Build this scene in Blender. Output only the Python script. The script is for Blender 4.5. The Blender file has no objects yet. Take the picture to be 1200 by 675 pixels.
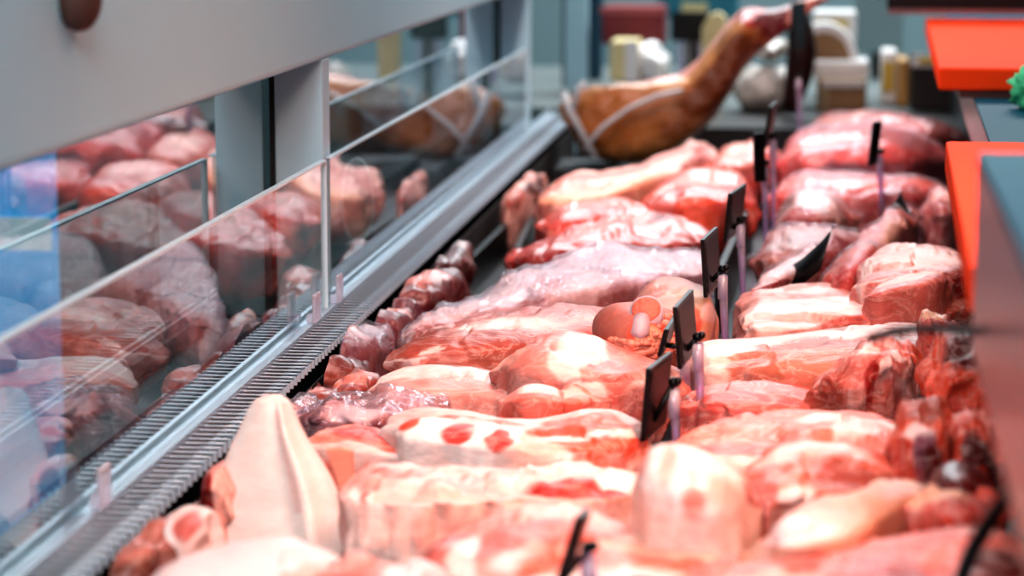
import bpy, bmesh, math, random
import numpy as np
from mathutils import Vector, Matrix
random.seed(7)
sc = bpy.context.scene
COL = sc.collection
PI = math.pi
# ------------------------------------------------------------------ camera
FP = 2800.0                      # focal length in pixels of the 1200x675 frame
CAMZ = 1.35
ZH = CAMZ - 0.40                 # height of the middle of the meat display
phi = math.atan(468.5 / FP); psi = math.atan(356 / FP * math.cos(phi))
F = Vector((-math.sin(psi) * math.cos(phi), math.cos(psi) * math.cos(phi), -math.sin(phi)))
R = Vector((math.cos(psi), math.sin(psi), 0)); U = R.cross(F)
CAM = Vector((0, 0, CAMZ))
def ray(x, y): return F + R * ((x - 600) / FP) - U * ((y - 337.5) / FP)
def onz(x, y, h):                # point at height ZH + h
    d = ray(x, y); return CAM + d * ((ZH + h - CAMZ) / d.z)
def onY(x, y, Y):
    d = ray(x, y); return CAM + d * (Y / d.y)
cd = bpy.data.cameras.new('camera'); cam = bpy.data.objects.new('camera', cd); COL.objects.link(cam)
cam.matrix_world = Matrix(((R.x, U.x, -F.x, 0), (R.y, U.y, -F.y, 0), (R.z, U.z, -F.z, CAMZ), (0, 0, 0, 1)))
cd.sensor_width = 36; cd.lens = FP / 1200 * 36; cd.clip_start = .05
cd.dof.use_dof = True; cd.dof.focus_distance = 2.05; cd.dof.aperture_fstop = 5.4
sc.camera = cam
sc.view_settings.view_transform = 'Standard'; sc.view_settings.look = 'Medium High Contrast'
sc.view_settings.exposure = -0.2
sc.cycles.use_denoising = True
sc.cycles.max_bounces = 10; sc.cycles.transparent_max_bounces = 16
sc.cycles.sample_clamp_indirect = 4

# ------------------------------------------------------------------ colour + noise helpers
def lin(h):
    h = h.lstrip('#'); c = [int(h[i:i + 2], 16) / 255 for i in (0, 2, 4)]
    return tuple(v / 12.92 if v <= .04045 else ((v + .055) / 1.055) ** 2.4 for v in c)
def L4(h): return (*lin(h), 1)
def _hash(i, seed):
    i = i.astype(np.int64)
    n = (i[..., 0] * 73856093) ^ (i[..., 1] * 19349663) ^ (i[..., 2] * 83492791) ^ (seed * 2654435)
    n = (n ^ (n >> 13)) * 1274126177
    n = n ^ (n >> 16)
    return (n & 0xffff) / 32767.5 - 1
def vnoise(P, seed=0):
    P = np.asarray(P, float); i = np.floor(P); f = P - i; f = f * f * f * (f * (f * 6 - 15) + 10)
    r = 0
    for a in (0, 1):
        wa = f[..., 0] if a else 1 - f[..., 0]
        for b in (0, 1):
            wb = f[..., 1] if b else 1 - f[..., 1]
            for c in (0, 1):
                wc = f[..., 2] if c else 1 - f[..., 2]
                r = r + wa * wb * wc * _hash(i + np.array([a, b, c]), seed)
    return r
def fbm(P, o=4, seed=0):
    r = 0; a = 1; t = 0
    for k in range(o):
        r = r + a * vnoise(P * (2.03 ** k) + 17.3 * k, seed + k); t += a; a *= .5
    return r / t
def sstep(a, b, x):
    t = np.clip((x - a) / (b - a), 0, 1); return t * t * (3 - 2 * t)

# ------------------------------------------------------------------ materials
def newmat(name):
    m = bpy.data.materials.new(name); m.use_nodes = True
    nt = m.node_tree; nt.nodes.clear(); out = nt.nodes.new('ShaderNodeOutputMaterial')
    return m, nt, out
def N(nt, t, **kw):
    n = nt.nodes.new(t)
    for k, v in kw.items():
        if hasattr(n, k): setattr(n, k, v)
        else: n.inputs[k.replace('_', ' ')].default_value = v
    return n
def simple(name, col, rough=.5, metal=0, noise=.12, scale=30, bump=.0, coat=0, spec=.5, sheen=0, stretch=None):
    m, nt, out = newmat(name); lk = nt.links.new
    tc = N(nt, 'ShaderNodeTexCoord'); no = N(nt, 'ShaderNodeTexNoise'); no.inputs['Scale'].default_value = scale; no.inputs['Detail'].default_value = 4
    if stretch:
        mp = N(nt, 'ShaderNodeMapping'); mp.inputs['Scale'].default_value = stretch; lk(tc.outputs['Object'], mp.inputs[0]); lk(mp.outputs[0], no.inputs[0])
    else: lk(tc.outputs['Object'], no.inputs[0])
    mr = N(nt, 'ShaderNodeMapRange'); mr.inputs[3].default_value = 1 - noise; mr.inputs[4].default_value = 1 + noise; lk(no.outputs[0], mr.inputs[0])
    mx = N(nt, 'ShaderNodeVectorMath', operation='SCALE'); mx.inputs[0].default_value = lin(col); lk(mr.outputs[0], mx.inputs['Scale'])
    p = N(nt, 'ShaderNodeBsdfPrincipled'); lk(mx.outputs[0], p.inputs['Base Color'])
    p.inputs['Roughness'].default_value = rough; p.inputs['Metallic'].default_value = metal
    p.inputs['Coat Weight'].default_value = coat; p.inputs['Specular IOR Level'].default_value = spec
    if bump:
        b = N(nt, 'ShaderNodeBump'); b.inputs['Strength'].default_value = bump; b.inputs['Distance'].default_value = .004
        lk(no.outputs[0], b.inputs['Height']); lk(b.outputs[0], p.inputs['Normal'])
    lk(p.outputs[0], out.inputs[0]); return m
def meat_mat(name, rough=.42, coat=.10, grain=.16, bump=.35, streak=.25, sscale=38, sss=.12):
    m, nt, out = newmat(name); lk = nt.links.new
    at = N(nt, 'ShaderNodeAttribute', attribute_name='Col'); tc = N(nt, 'ShaderNodeTexCoord')
    mp = N(nt, 'ShaderNodeMapping'); mp.inputs['Scale'].default_value = (.55, 1, 1.3); mp.inputs['Rotation'].default_value = (.3, .35, .5)
    lk(tc.outputs['Object'], mp.inputs[0])
    n1 = N(nt, 'ShaderNodeTexNoise'); n1.inputs['Scale'].default_value = sscale; n1.inputs['Detail'].default_value = 6; n1.inputs['Roughness'].default_value = .62; n1.inputs['Distortion'].default_value = 1.2
    lk(mp.outputs[0], n1.inputs[0])
    n2 = N(nt, 'ShaderNodeTexNoise'); n2.inputs['Scale'].default_value = 170; n2.inputs['Detail'].default_value = 3; lk(mp.outputs[0], n2.inputs[0])
    # thin pale connective streaks
    ab = N(nt, 'ShaderNodeMath', operation='SUBTRACT'); ab.inputs[1].default_value = .52; lk(n1.outputs[0], ab.inputs[0])
    a2 = N(nt, 'ShaderNodeMath', operation='ABSOLUTE'); lk(ab.outputs[0], a2.inputs[0])
    mr = N(nt, 'ShaderNodeMapRange'); mr.inputs[1].default_value = 0; mr.inputs[2].default_value = .045; mr.inputs[3].default_value = streak; mr.inputs[4].default_value = 0; lk(a2.outputs[0], mr.inputs[0])
    mx = N(nt, 'ShaderNodeMix', data_type='RGBA'); lk(mr.outputs[0], mx.inputs['Factor']); lk(at.outputs['Color'], mx.inputs['A']); mx.inputs['B'].default_value = L4('#f6dcd2')
    m2 = N(nt, 'ShaderNodeMapRange'); m2.inputs[1].default_value = .18; m2.inputs[2].default_value = .7; m2.inputs[3].default_value = 1 - grain; m2.inputs[4].default_value = 1 + grain; lk(n2.outputs[0], m2.inputs[0])
    m3 = N(nt, 'ShaderNodeMapRange'); m3.inputs[1].default_value = .18; m3.inputs[2].default_value = .7; m3.inputs[3].default_value = 1 - grain; m3.inputs[4].default_value = 1 + grain; lk(n1.outputs[0], m3.inputs[0])
    mm = N(nt, 'ShaderNodeMath', operation='MULTIPLY'); lk(m2.outputs[0], mm.inputs[0]); lk(m3.outputs[0], mm.inputs[1])
    sc_ = N(nt, 'ShaderNodeVectorMath', operation='SCALE'); lk(mx.outputs['Result'], sc_.inputs[0]); lk(mm.outputs[0], sc_.inputs['Scale'])
    p = N(nt, 'ShaderNodeBsdfPrincipled'); lk(sc_.outputs[0], p.inputs['Base Color'])
    p.inputs['Roughness'].default_value = rough; p.inputs['Coat Weight'].default_value = coat; p.inputs['Coat Roughness'].default_value = .16
    p.inputs['Specular IOR Level'].default_value = .3
    if sss:
        p.inputs['Subsurface Weight'].default_value = sss; p.inputs['Subsurface Radius'].default_value = (1, .35, .25); p.inputs['Subsurface Scale'].default_value = .012
    ad = N(nt, 'ShaderNodeMath', operation='MULTIPLY_ADD'); ad.inputs[1].default_value = .25; lk(n2.outputs[0], ad.inputs[0]); lk(n1.outputs[0], ad.inputs[2])
    b = N(nt, 'ShaderNodeBump'); b.inputs['Strength'].default_value = bump; b.inputs['Distance'].default_value = .006
    lk(ad.outputs[0], b.inputs['Height']); lk(b.outputs[0], p.inputs['Normal']); lk(b.outputs[0], p.inputs['Coat Normal'])
    lk(p.outputs[0], out.inputs[0]); return m
def film_mat(name, tint, base=.035, gain=.15, rough=.1, bump=.9, scale=38, cloud=.03, noshade=False):
    """clear film / glass: transparent mixed with a mirror that grows towards grazing angles"""
    m, nt, out = newmat(name); lk = nt.links.new
    lw = N(nt, 'ShaderNodeLayerWeight'); lw.inputs[0].default_value = .5
    pw = N(nt, 'ShaderNodeMath', operation='POWER'); pw.inputs[1].default_value = 4.0; lk(lw.outputs['Facing'], pw.inputs[0])
    ma = N(nt, 'ShaderNodeMath', operation='MULTIPLY_ADD', use_clamp=True); ma.inputs[1].default_value = gain; ma.inputs[2].default_value = base; lk(pw.outputs[0], ma.inputs[0])
    tr = N(nt, 'ShaderNodeBsdfTransparent'); tr.inputs[0].default_value = L4(tint)
    gl = N(nt, 'ShaderNodeBsdfGlossy'); gl.inputs['Roughness'].default_value = rough; gl.inputs[0].default_value = (.95, .95, 1, 1)
    mix = N(nt, 'ShaderNodeMixShader'); lk(ma.outputs[0], mix.inputs[0]); lk(tr.outputs[0], mix.inputs[1]); lk(gl.outputs[0], mix.inputs[2])
    last = mix
    if bump:
        tc = N(nt, 'ShaderNodeTexCoord')
        no = N(nt, 'ShaderNodeTexNoise'); no.inputs['Scale'].default_value = scale; no.inputs['Detail'].default_value = 3; no.inputs['Distortion'].default_value = 2.2
        mp = N(nt, 'ShaderNodeMapping'); mp.inputs['Rotation'].default_value = (.2, .6, .4); mp.inputs['Scale'].default_value = (.7, 1.2, 1.6)
        lk(tc.outputs['Object'], mp.inputs[0]); lk(mp.outputs[0], no.inputs[0])
        b = N(nt, 'ShaderNodeBump'); b.inputs['Strength'].default_value = bump; b.inputs['Distance'].default_value = .01
        lk(no.outputs[0], b.inputs['Height']); lk(b.outputs[0], gl.inputs['Normal'])
    if cloud:
        df = N(nt, 'ShaderNodeBsdfDiffuse'); df.inputs[0].default_value = (.9, .88, .92, 1)
        mx2 = N(nt, 'ShaderNodeMixShader'); mx2.inputs[0].default_value = cloud
        lk(mix.outputs[0], mx2.inputs[1]); lk(df.outputs[0], mx2.inputs[2]); last = mx2
    lk(last.outputs[0], out.inputs[0]); return m
MEAT = meat_mat('moist_meat')
MEATD = meat_mat('glossy_red_meat', rough=.34, coat=.22, streak=.1, bump=.25)
SKINM = meat_mat('pale_pork_skin', rough=.5, coat=.05, grain=.05, bump=.12, streak=.06, sss=.2)
FRILL = meat_mat('ragged_meat', rough=.45, coat=.12, grain=.18, bump=.6, streak=.22, sscale=48)
FILM = film_mat('clear_plastic_film', '#fbf8fb')
RACKW = film_mat('wrinkled_rack_wrap', '#f8f2f6', base=.12, gain=.35, rough=.12, bump=1.0, scale=55, cloud=.04)
BAG = film_mat('clear_vacuum_bag', '#eeeaf0', base=.08, gain=.4, rough=.1, bump=.6, scale=26, cloud=.04)
GLASS = film_mat('display_glass', '#eef6f4', base=.08, gain=1.0, rough=.0, bump=0, cloud=0)
GLASSL = film_mat('low_pane_glass', '#f0f7f5', base=.05, gain=.8, rough=.0, bump=0, cloud=.008)
GEDGE = simple('polished_glass_edge', '#d2eef8', .25, 0, .05)
STEEL = simple('brushed_steel', '#b9bcc0', .3, 1, .08, 60, stretch=(1, 8, 8))
ALU = simple('pale_aluminium', '#c3cdd6', .33, .85, .06, 40)
DSTEEL = simple('dark_steel', '#5a6570', .3, .8, .1, 50)
GREYP = simple('grey_painted_metal', '#abdcea', .4, 0, .03, 8)
POSTM = simple('grey_post_paint', '#b8dfec', .4, 0, .04, 20)
BLACK = simple('black_plastic', '#0b0a0c', .35, 0, .2, 40, spec=.3)
BLACKM = simple('black_rubber', '#151416', .6, 0, .2, 40)
ORANGE = simple('orange_polyethylene', '#f0481c', .6, 0, .06, 14, bump=.05, spec=.02)
DRED = simple('dark_red_plastic', '#5c2420', .5)
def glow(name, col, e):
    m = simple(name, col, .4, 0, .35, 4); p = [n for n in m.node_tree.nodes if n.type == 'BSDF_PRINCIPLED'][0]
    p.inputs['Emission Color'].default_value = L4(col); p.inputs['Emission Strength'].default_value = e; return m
SLOT = simple('vent_slot_shade', '#07090b', .9, spec=0)
SLAT = simple('bright_slat_metal', '#d3e2ee', .3, .4, .05, 40)
BONE = simple('pale_bone', '#cdb3bd', .4, 0, .08, 60, bump=.1)
PURPLE = film_mat('clear_violet_acrylic', '#d9b6e6', base=.12, gain=.5, rough=.1, bump=0, cloud=.28)
CLEAR = film_mat('clear_plastic_clip', '#f1edf5', base=.1, gain=.5, rough=.08, bump=0, cloud=.3)

# ------------------------------------------------------------------ object helpers
def tag(o, label=None, cat=None, group=None, kind=None):
    for k, v in (('label', label), ('category', cat), ('group', group), ('kind', kind)):
        if v: o[k] = v
    return o
def link(name, me, mat, parent=None, base=None):
    """mesh in world coordinates -> object with its origin at its base (top level) or at its parent's"""
    me.materials.clear(); me.materials.append(mat)
    o = bpy.data.objects.new(name, me); COL.objects.link(o)
    n = len(me.vertices); co = np.empty(n * 3); me.vertices.foreach_get('co', co); co = co.reshape(-1, 3)
    if parent is not None:
        off = parent.matrix_world.translation if parent.parent is None else parent.parent.matrix_world.translation
        off = np.array(ORG[parent.name]); o.parent = parent; ORG[o.name] = tuple(off); loc = None
    else:
        off = np.array(base) if base is not None else np.array([(co[:, 0].min() + co[:, 0].max()) / 2, (co[:, 1].min() + co[:, 1].max()) / 2, co[:, 2].min()])
        o.location = off; ORG[o.name] = tuple(off)
    me.vertices.foreach_set('co', (co - off).ravel()); me.update()
    return o
ORG = {}
def empty(name, loc, label=None, cat=None, group=None):
    o = bpy.data.objects.new(name, None); COL.objects.link(o); o.location = loc; o.empty_display_size = .02
    ORG[o.name] = tuple(loc); tag(o, label, cat, group); return o
def me_from(V, Fc, smooth=True, col=None):
    me = bpy.data.meshes.new('mesh'); me.from_pydata([tuple(v) for v in V], [], Fc); me.update()
    if smooth: me.polygons.foreach_set('use_smooth', [True] * len(me.polygons))
    if col is not None:
        a = me.color_attributes.new('Col', 'FLOAT_COLOR', 'POINT')
        a.data.foreach_set('color', np.hstack([col, np.ones((len(col), 1))]).astype(np.float32).ravel())
    return me
class B:
    """collects solids into one mesh"""
    def __init__(s): s.bm = bmesh.new()
    def box(s, x0, x1, y0, y1, z0, z1, M=None, bev=0):
        r = bmesh.ops.create_cube(s.bm, size=1)['verts']
        for v in r: v.co = Vector((x0 + (v.co.x + .5) * (x1 - x0), y0 + (v.co.y + .5) * (y1 - y0), z0 + (v.co.z + .5) * (z1 - z0)))
        if bev:
            es = list({e for v in r for e in v.link_edges}); o = bmesh.ops.bevel(s.bm, geom=es, offset=bev, segments=3, affect='EDGES', profile=.6); r = list({v for f in o['faces'] for v in f.verts} | {v for v in r if v.is_valid})
        if M is not None:
            for v in r: v.co = M @ v.co
        return s
    def prism(s, pts, up):
        """pts: polygon corners (Vectors); extruded by vector up"""
        a = [s.bm.verts.new(p) for p in pts]; b = [s.bm.verts.new(Vector(p) + up) for p in pts]; n = len(a)
        s.bm.faces.new(a[::-1]); s.bm.faces.new(b)
        for i in range(n): s.bm.faces.new((a[i], a[(i + 1) % n], b[(i + 1) % n], b[i]))
        return s
    def tube(s, pts, r, n=10):
        pts = [Vector(p) for p in pts]; rr = r if isinstance(r, (list, tuple)) else [r] * len(pts); rings = []
        for i, p in enumerate(pts):
            d = (pts[min(i + 1, len(pts) - 1)] - pts[max(i - 1, 0)]).normalized()
            a = d.orthogonal().normalized() if i == 0 else (a - d * a.dot(d)).normalized()
            b = d.cross(a)
            rings.append([s.bm.verts.new(p + (a * math.cos(2 * PI * k / n) + b * math.sin(2 * PI * k / n)) * rr[i]) for k in range(n)])
        for u, v in zip(rings, rings[1:]):
            for k in range(n): s.bm.faces.new((u[k], u[(k + 1) % n], v[(k + 1) % n], v[k]))
        s.bm.faces.new(rings[0][::-1]); s.bm.faces.new(rings[-1]); return s
    def ball(s, c, r, sc3=(1, 1, 1), seg=16):
        o = bmesh.ops.create_uvsphere(s.bm, u_segments=seg, v_segments=seg // 2 + 2, radius=r)['verts']
        for v in o: v.co = Vector((v.co.x * sc3[0], v.co.y * sc3[1], v.co.z * sc3[2])) + Vector(c)
        return s
    def mesh(s, smooth=False, bev=0):
        if bev: bmesh.ops.bevel(s.bm, geom=list(s.bm.edges), offset=bev, segments=2, affect='EDGES', profile=.6)
        bmesh.ops.recalc_face_normals(s.bm, faces=s.bm.faces)
        me = bpy.data.meshes.new('mesh'); s.bm.to_mesh(me); s.bm.free()
        if smooth: me.polygons.foreach_set('use_smooth', [True] * len(me.polygons))
        return me
    def obj(s, name, mat, parent=None, smooth=False, base=None, bev=0): return link(name, s.mesh(smooth, bev), mat, parent, base)

# ------------------------------------------------------------------ meat builder
PAL = dict(red='#c9524a', deep='#9a3430', dark='#5c1a16', pink='#da978d', rose='#c1746b', pale='#f3bfb2', fat='#efd2cb', cream='#ecccc0',
           orange='#e26a50', brown='#a85c4c', tan='#b4786a', skin='#e6bcb2', purple='#7c4e5a', grey='#b9a8a2', wine='#6e3038', peach='#f2b99c', white='#f3e0dc', amber='#9c6a3c')
def C3(c): return np.array(lin(PAL.get(c, c)))
def interp(st, s):
    st = np.array(st, float); n = len(st); t = np.linspace(0, 1, n)
    # arc length in pixels as parameter
    d = np.hypot(np.diff(st[:, 0]), np.diff((st[:, 1] + st[:, 2]) / 2)); t = np.concatenate([[0], np.cumsum(d)]); t /= t[-1]
    m = np.gradient(st, t, axis=0); idx = np.clip(np.searchsorted(t, s, 'right') - 1, 0, n - 2)
    h = (t[idx + 1] - t[idx])[:, None]; x = ((s - t[idx]) / (t[idx + 1] - t[idx]))[:, None]
    return (2 * x**3 - 3 * x**2 + 1) * st[idx] + (x**3 - 2 * x**2 + x) * h * m[idx] + (-2 * x**3 + 3 * x**2) * st[idx + 1] + (x**3 - x**2) * h * m[idx + 1]
seedn = [0]
GAM = np.array([1.12, 1.25, 1.24])
def Sg0(s, nv): return np.broadcast_to(s[:, None], (len(s), nv))
def meat(name, label, cat, st, c=('pink', 'rose'), ft=(), k=.5, zb=-.02, skirt=.045, ex=2.8, p=9, amp=.006, ns=14, mat=None, wrap=None,
         Y=None, d=.04, group=None, nu=130, nv=64, lumps=(), marb=.25, mcol='fat', dmin=.02, parent=None, fold=0, wamp=.003, rag=.02, seam=1.0, over=7, flare=.12, blush=.4):
    """a cut of meat lying along the photo's x direction. st: stations (x, top y, bottom y) on the picture plane;
    k: how much of the visible height is front face, the rest is top face. ft: colour patches (colour, s, t, rs, rt, softness)"""
    seedn[0] += 1; sd = seedn[0] * 13
    s = np.linspace(0, 1, nu); S = interp(st, s)
    if Y is None: S[:, 2] += over
    e = (1 - np.abs(2 * s - 1) ** p) ** .5; e = np.maximum(e, .02)
    C = np.empty((nu, 3)); H = np.empty(nu); D = np.empty(nu)
    for i in range(nu):
        x, yt, yb = S[i]
        if Y is None:
            pf = onz(x, yb, zb); h = k * (yb - yt) * pf.y / FP; pb = onz(x, yt, zb + h)
            dd = max((pb.y - pf.y) / 2, dmin); yc = pf.y + dd; zc = pf.z + h / 2; hh = h / 2
            C[i] = (onY(x, (yt + yb) / 2, yc).x, yc, zc); H[i] = hh; D[i] = dd
        else:
            a = onY(x, yt, Y); b = onY(x, yb, Y); C[i] = (a.x, Y, (a.z + b.z) / 2); H[i] = (a.z - b.z) / 2; D[i] = min(d, H[i] * 1.6)
    H *= e; D *= e * .5 + .5 * e
    th = np.linspace(0, 2 * PI, nv, endpoint=False)
    ct, sn = np.cos(th), np.sin(th)
    cy = np.sign(ct) * np.abs(ct) ** (2 / ex); cz = np.sign(sn) * np.abs(sn) ** (2 / ex)
    P = np.empty((nu, nv, 3))
    P[..., 0] = C[:, None, 0]; pass
    fl_ = np.where((cz < 0) & (ct > 0), np.abs(cy) * (1 - np.abs(cz) ** 1.5) + np.abs(cz) ** 1.5 * (1 + flare) * np.abs(ct) ** .25, cy)
    P[..., 1] = C[:, None, 1] - D[:, None] * (fl_ if Y is None else cy)[None]
    lower = np.where(cz < 0, 1, 0)
    P[..., 2] = C[:, None, 2] + H[:, None] * cz[None] + np.where(cz[None] < 0, skirt * e[:, None] * cz[None], 0)
    deg = np.degrees(th); deg = np.where(deg > 250, deg - 360, deg)
    T = np.broadcast_to(((deg + 28) / 128)[None], (nu, nv)); Sg = np.broadcast_to(s[:, None], (nu, nv))
    nrm = np.zeros((nu, nv, 3)); nrm[..., 1] = -ct[None]; nrm[..., 2] = sn[None]
    Q = P.copy()
    big = fbm(Q * 9 + sd, 2, sd + 7)                      # slow swell of the whole cut
    P[..., 2] += np.where(cz[None] > -.2, 1, 0) * H[:, None] * .28 * big
    endw = np.clip((np.abs(2 * Sg0(s, nv) - 1) - .55) / .45, 0, 1) ** 1.5 * np.sign(2 * Sg0(s, nv) - 1)
    P[..., 0] += np.abs(endw) * rag * fbm(Q * 38 * np.array([.3, 1, 1]), 3, sd + 15)
    dsp = fbm(Q * ns, 3, sd) * amp * 1.3 + fbm(Q * ns * 3.3, 3, sd + 5) * amp * .5
    g = fbm(Q * np.array([11, 15, 19]) + sd * .37, 3, sd + 200)      # muscle groups: seams where g crosses zero
    sm_ = np.maximum(0, 1 - np.abs(g) / .05); stp = sstep(-.03, .03, g)
    dsp = dsp + seam * ((stp - .5) * .0045 - sm_ * .0022)
    if fold: dsp = dsp - fold * np.maximum(0, 1 - np.abs(fbm(Q * ns * 1.1 + 9, 2, sd + 77)) / .12)
    for (a, b, ra, rb, hgt) in lumps:
        dsp = dsp + hgt * np.exp(-(((Sg - a) / ra) ** 2 + ((T - b) / rb) ** 2))
    dsp = dsp * np.minimum(1, e * 1.6)[:, None]
    P = P + nrm * dsp[..., None]
    if Y is None: P[..., 2] = np.maximum(P[..., 2], ZD + .0006); P[..., 0] = np.maximum(P[..., 0], -.4155 + .004 * sstep(0, .05, P[..., 2] - ZD))
    # colour
    w1 = fbm(Q * 22, 3, sd + 31); w2 = fbm(Q * 22 + 50, 3, sd + 47); w3 = fbm(Q * 75 + 20, 2, sd + 53)
    mix = np.clip(.5 + 1.1 * fbm(Q * 26 * np.array([.6, 1, 1.6]), 4, sd + 3), 0, 1)[..., None]
    col = C3(c[0]) * (1 - mix) + C3(c[1]) * mix
    if marb:
        v = np.abs(fbm(Q * 30 * np.array([.6, 1, 1.5]) + 5, 4, sd + 61)); mk = (1 - sstep(.0, .09, v)) * marb
        col = col * (1 - mk[..., None]) + C3(mcol) * mk[..., None]
    if seam:
        col = col * (1 + seam * .16 * (stp[..., None] - .5) * np.array([.6, 1.2, 1.2]))
        sk = (sm_ ** 1.5 * .45 * seam * np.clip(.5 + 1.6 * w1, 0, 1))[..., None]; col = col * (1 - sk) + C3('fat') * sk
    for fi, f_ in enumerate(ft):
        cc, a, b, ra, rb = f_[:5]; shr = .22 * math.sin(sd * 1.7 + fi * 2.3) * min(1, 3 * max(ra, .06)); sf = f_[5] * .55 if len(f_) > 5 else .13
        ds = (Sg + shr * (T - b) + .05 * w1 + .02 * w3 - a) / ra + w1 * .25; dt = (T + .1 * w2 + .05 * w3 - b) / rb + w2 * .25
        r = np.sqrt(ds * ds + dt * dt); mk = 1 - sstep(1 - sf, 1 + sf, r)
        col = col * (1 - mk[..., None]) + C3(cc) * mk[..., None]
    tw = np.clip(fbm(Q * 34 + 3, 4, sd + 301) * 1.5 - .12, 0, .6)[..., None] * blush; col = col * (1 - tw) + C3('pink') * .95 * tw
    col = np.clip(col, 0, 1) ** GAM
    V = P.reshape(-1, 3); Fc = []
    for i in range(nu - 1):
        for j in range(nv):
            a = i * nv + j; b = i * nv + (j + 1) % nv; Fc.append((a, b, b + nv, a + nv))
    Fc.append(tuple(range(nv))[::-1]); Fc.append(tuple((nu - 1) * nv + j for j in range(nv)))
    o = link(name, me_from(V, Fc, True, col.reshape(-1, 3)), mat or MEAT, parent)
    if parent is None: tag(o, label, cat, group)
    if wrap:
        cr = fbm(Q * 45 * np.array([.7, 1, 1.3]), 3, sd + 91)
        W = P + nrm * (.004 + wamp * np.abs(cr) + wamp * .6 * fbm(Q * 110, 2, sd + 95))[..., None]
        W[..., 0] += np.where(s < .03, -.004, np.where(s > .97, .004, 0))[:, None]
        if Y is None: W[..., 2] = np.maximum(W[..., 2], ZD + .0003)
        link('plastic_wrap', me_from(W.reshape(-1, 3), Fc), wrap, o)
    return o

# ================================================================== SETTING
def struct(o): o['kind'] = 'structure'; return o
WALLM = simple('pale_teal_wall', '#6d8488', .7, 0, .08, 3)
DWALL = simple('dim_shop_wall', '#14181b', .8, 0, .3, 2)
FLOORM = simple('grey_tile_floor', '#2c2a29', .5, 0, .2, 3)
struct(B().box(-3, 2.4, -1.2, 8, -.05, 0).obj('floor', FLOORM))
struct(B().box(-3, 2.4, -1.2, 8, 2.8, 2.85).obj('ceiling', simple('white_ceiling', '#c8c8c4', .8)))
struct(B().box(-3.05, -3, -1.2, 8, 0, 2.8).obj('wall_left', DWALL))
struct(B().box(2.4, 2.45, -1.2, 8, 0, 2.8).obj('wall_right', simple('white_tiled_wall', '#8f9a9c', .5)))
struct(B().box(-3, 2.4, 8, 8.05, 0, 2.8).obj('wall_back', WALLM))
struct(B().box(-3, 2.4, -1.25, -1.2, 0, 2.8).obj('wall_front', WALLM))

# ---- the display counter
ZD = ZH - .072                    # deck
ctr = empty('display_counter', (-.1, 2.6, 0), 'long refrigerated butcher counter whose dark deck holds all the meat', 'display counter')
B().box(-.53, .30, .55, 4.6, 0, ZD - .012).obj('counter_body', GREYP, ctr)
B().box(-.4175, .27, .56, 4.25, ZD - .012, ZD).obj('deck', simple('dark_deck_steel', '#2c2b2e', .35, .6, .15), ctr)
B().box(.262, .30, .56, 4.6, ZD - .012, ZH + .045).obj('rear_upstand', DSTEEL, ctr)
B().box(-.4175, .262, 4.25, 4.6, ZD - .012, ZH - .02).obj('end_shelf', simple('dark_end_shelf', '#1d1a1c', .4), ctr)

# ---- vent rail along the glass
rail = empty('air_vent_rail', (-.43, 2.5, ZH - .05), 'long metal air vent grille running along the foot of the glass', 'vent grille')
b = B()
PT = .0142; n0 = int((4.25 - .75) / PT)
for i in range(n0):
    y = .75 + i * PT
    b.box(-.4485, -.4195, y, y + .0024, ZH + .0001, ZH + .0008)
    b.box(-.4205, -.4180, y, y + .0030, ZH - .006, ZH + .0008)
b.obj('slats', SLAT, rail)
b = B()
for i in range(n0):
    y = .75 + i * PT
    b.box(-.4330, -.4205, y + .0024, y + .0095, ZH - .0012, ZH - .0004)
b.obj('inner_strip', simple('blue_grey_strip', '#cfe4f0', .5, .1, .1, 20, spec=.2), rail)
B().box(-.4485, -.4195, .75, 4.25, ZH - .024, ZH - .020).obj('slot_shade', SLOT, rail)  # black sheet under the slats stands in for shade in the openings
B().box(-.4215, -.4185, .75, 4.25, ZD - .01, ZH - .020).obj('rear_skirt', simple('dark_skirt', '#2a211f', .6, 0), rail)
b = B(); b.box(-.472, -.4485, .75, 4.25, ZH - .03, ZH + .002); b.box(-.4525, -.4485, .75, 4.25, ZH + .002, ZH + .006); b.box(-.4665, -.4635, .75, 4.25, ZH + .002, ZH + .010)
b.obj('glass_channel', ALU, rail)
B().box(-.513, -.472, .75, 4.25, ZH - .04, ZH - .012).obj('base_ledge', DSTEEL, rail)

# ---- outer front glass, low inner panes, posts, header
gl = B().box(-.5185, -.5180, .6, 4.25, ZH - .04, CAMZ - .163).obj('front_glass', GLASS)
tag(gl, 'tall front glass of the counter mirroring the meat, on the customer side', 'glass')
PX = -.46; ZT = CAMZ - .2553
Yj = 2.255
def pane(y0, y1, label):
    t = empty('splash_guard', (PX, (y0 + y1) / 2, ZH), label, 'glass guard')
    B().box(PX - .0003, PX + .0003, y0, y1, ZH + .002, ZT - .0015).obj('glass_sheet', GLASSL, t)
    b = B(); b.box(PX - .003, PX + .003, y0, y1, ZT - .0018, ZT); b.obj('top_edge', GEDGE, t)
    b = B(); b.box(PX - .003, PX + .003, y1 - .002, y1, ZH + .002, ZT - .0018); b.obj('end_edge', GEDGE, t)
    return t
pane(.8, Yj - .03, 'near low glass pane on the rail, wide and closest to us, filling lower left')
pane(Yj, 3.86, 'far low glass pane on the rail, between the middle and far grey posts')
def clip(x, y, lab):
    q = onY(x, y, (PX + .012) / ray(x, y).x * ray(x, y).y); Yc = q.y
    t = empty('pane_clip', (PX + .012, Yc, ZH + .006), lab, 'clip', 'clear clips holding the low panes')
    B().box(PX + .010, PX + .014, Yc - .011, Yc + .011, ZH + .006, ZH + .033, bev=.0015).obj('clip_tab', CLEAR, t)
    B().box(PX + .004, PX + .010, Yc - .006, Yc + .006, ZH + .006, ZH + .013).obj('clip_foot', CLEAR, t)
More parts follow.
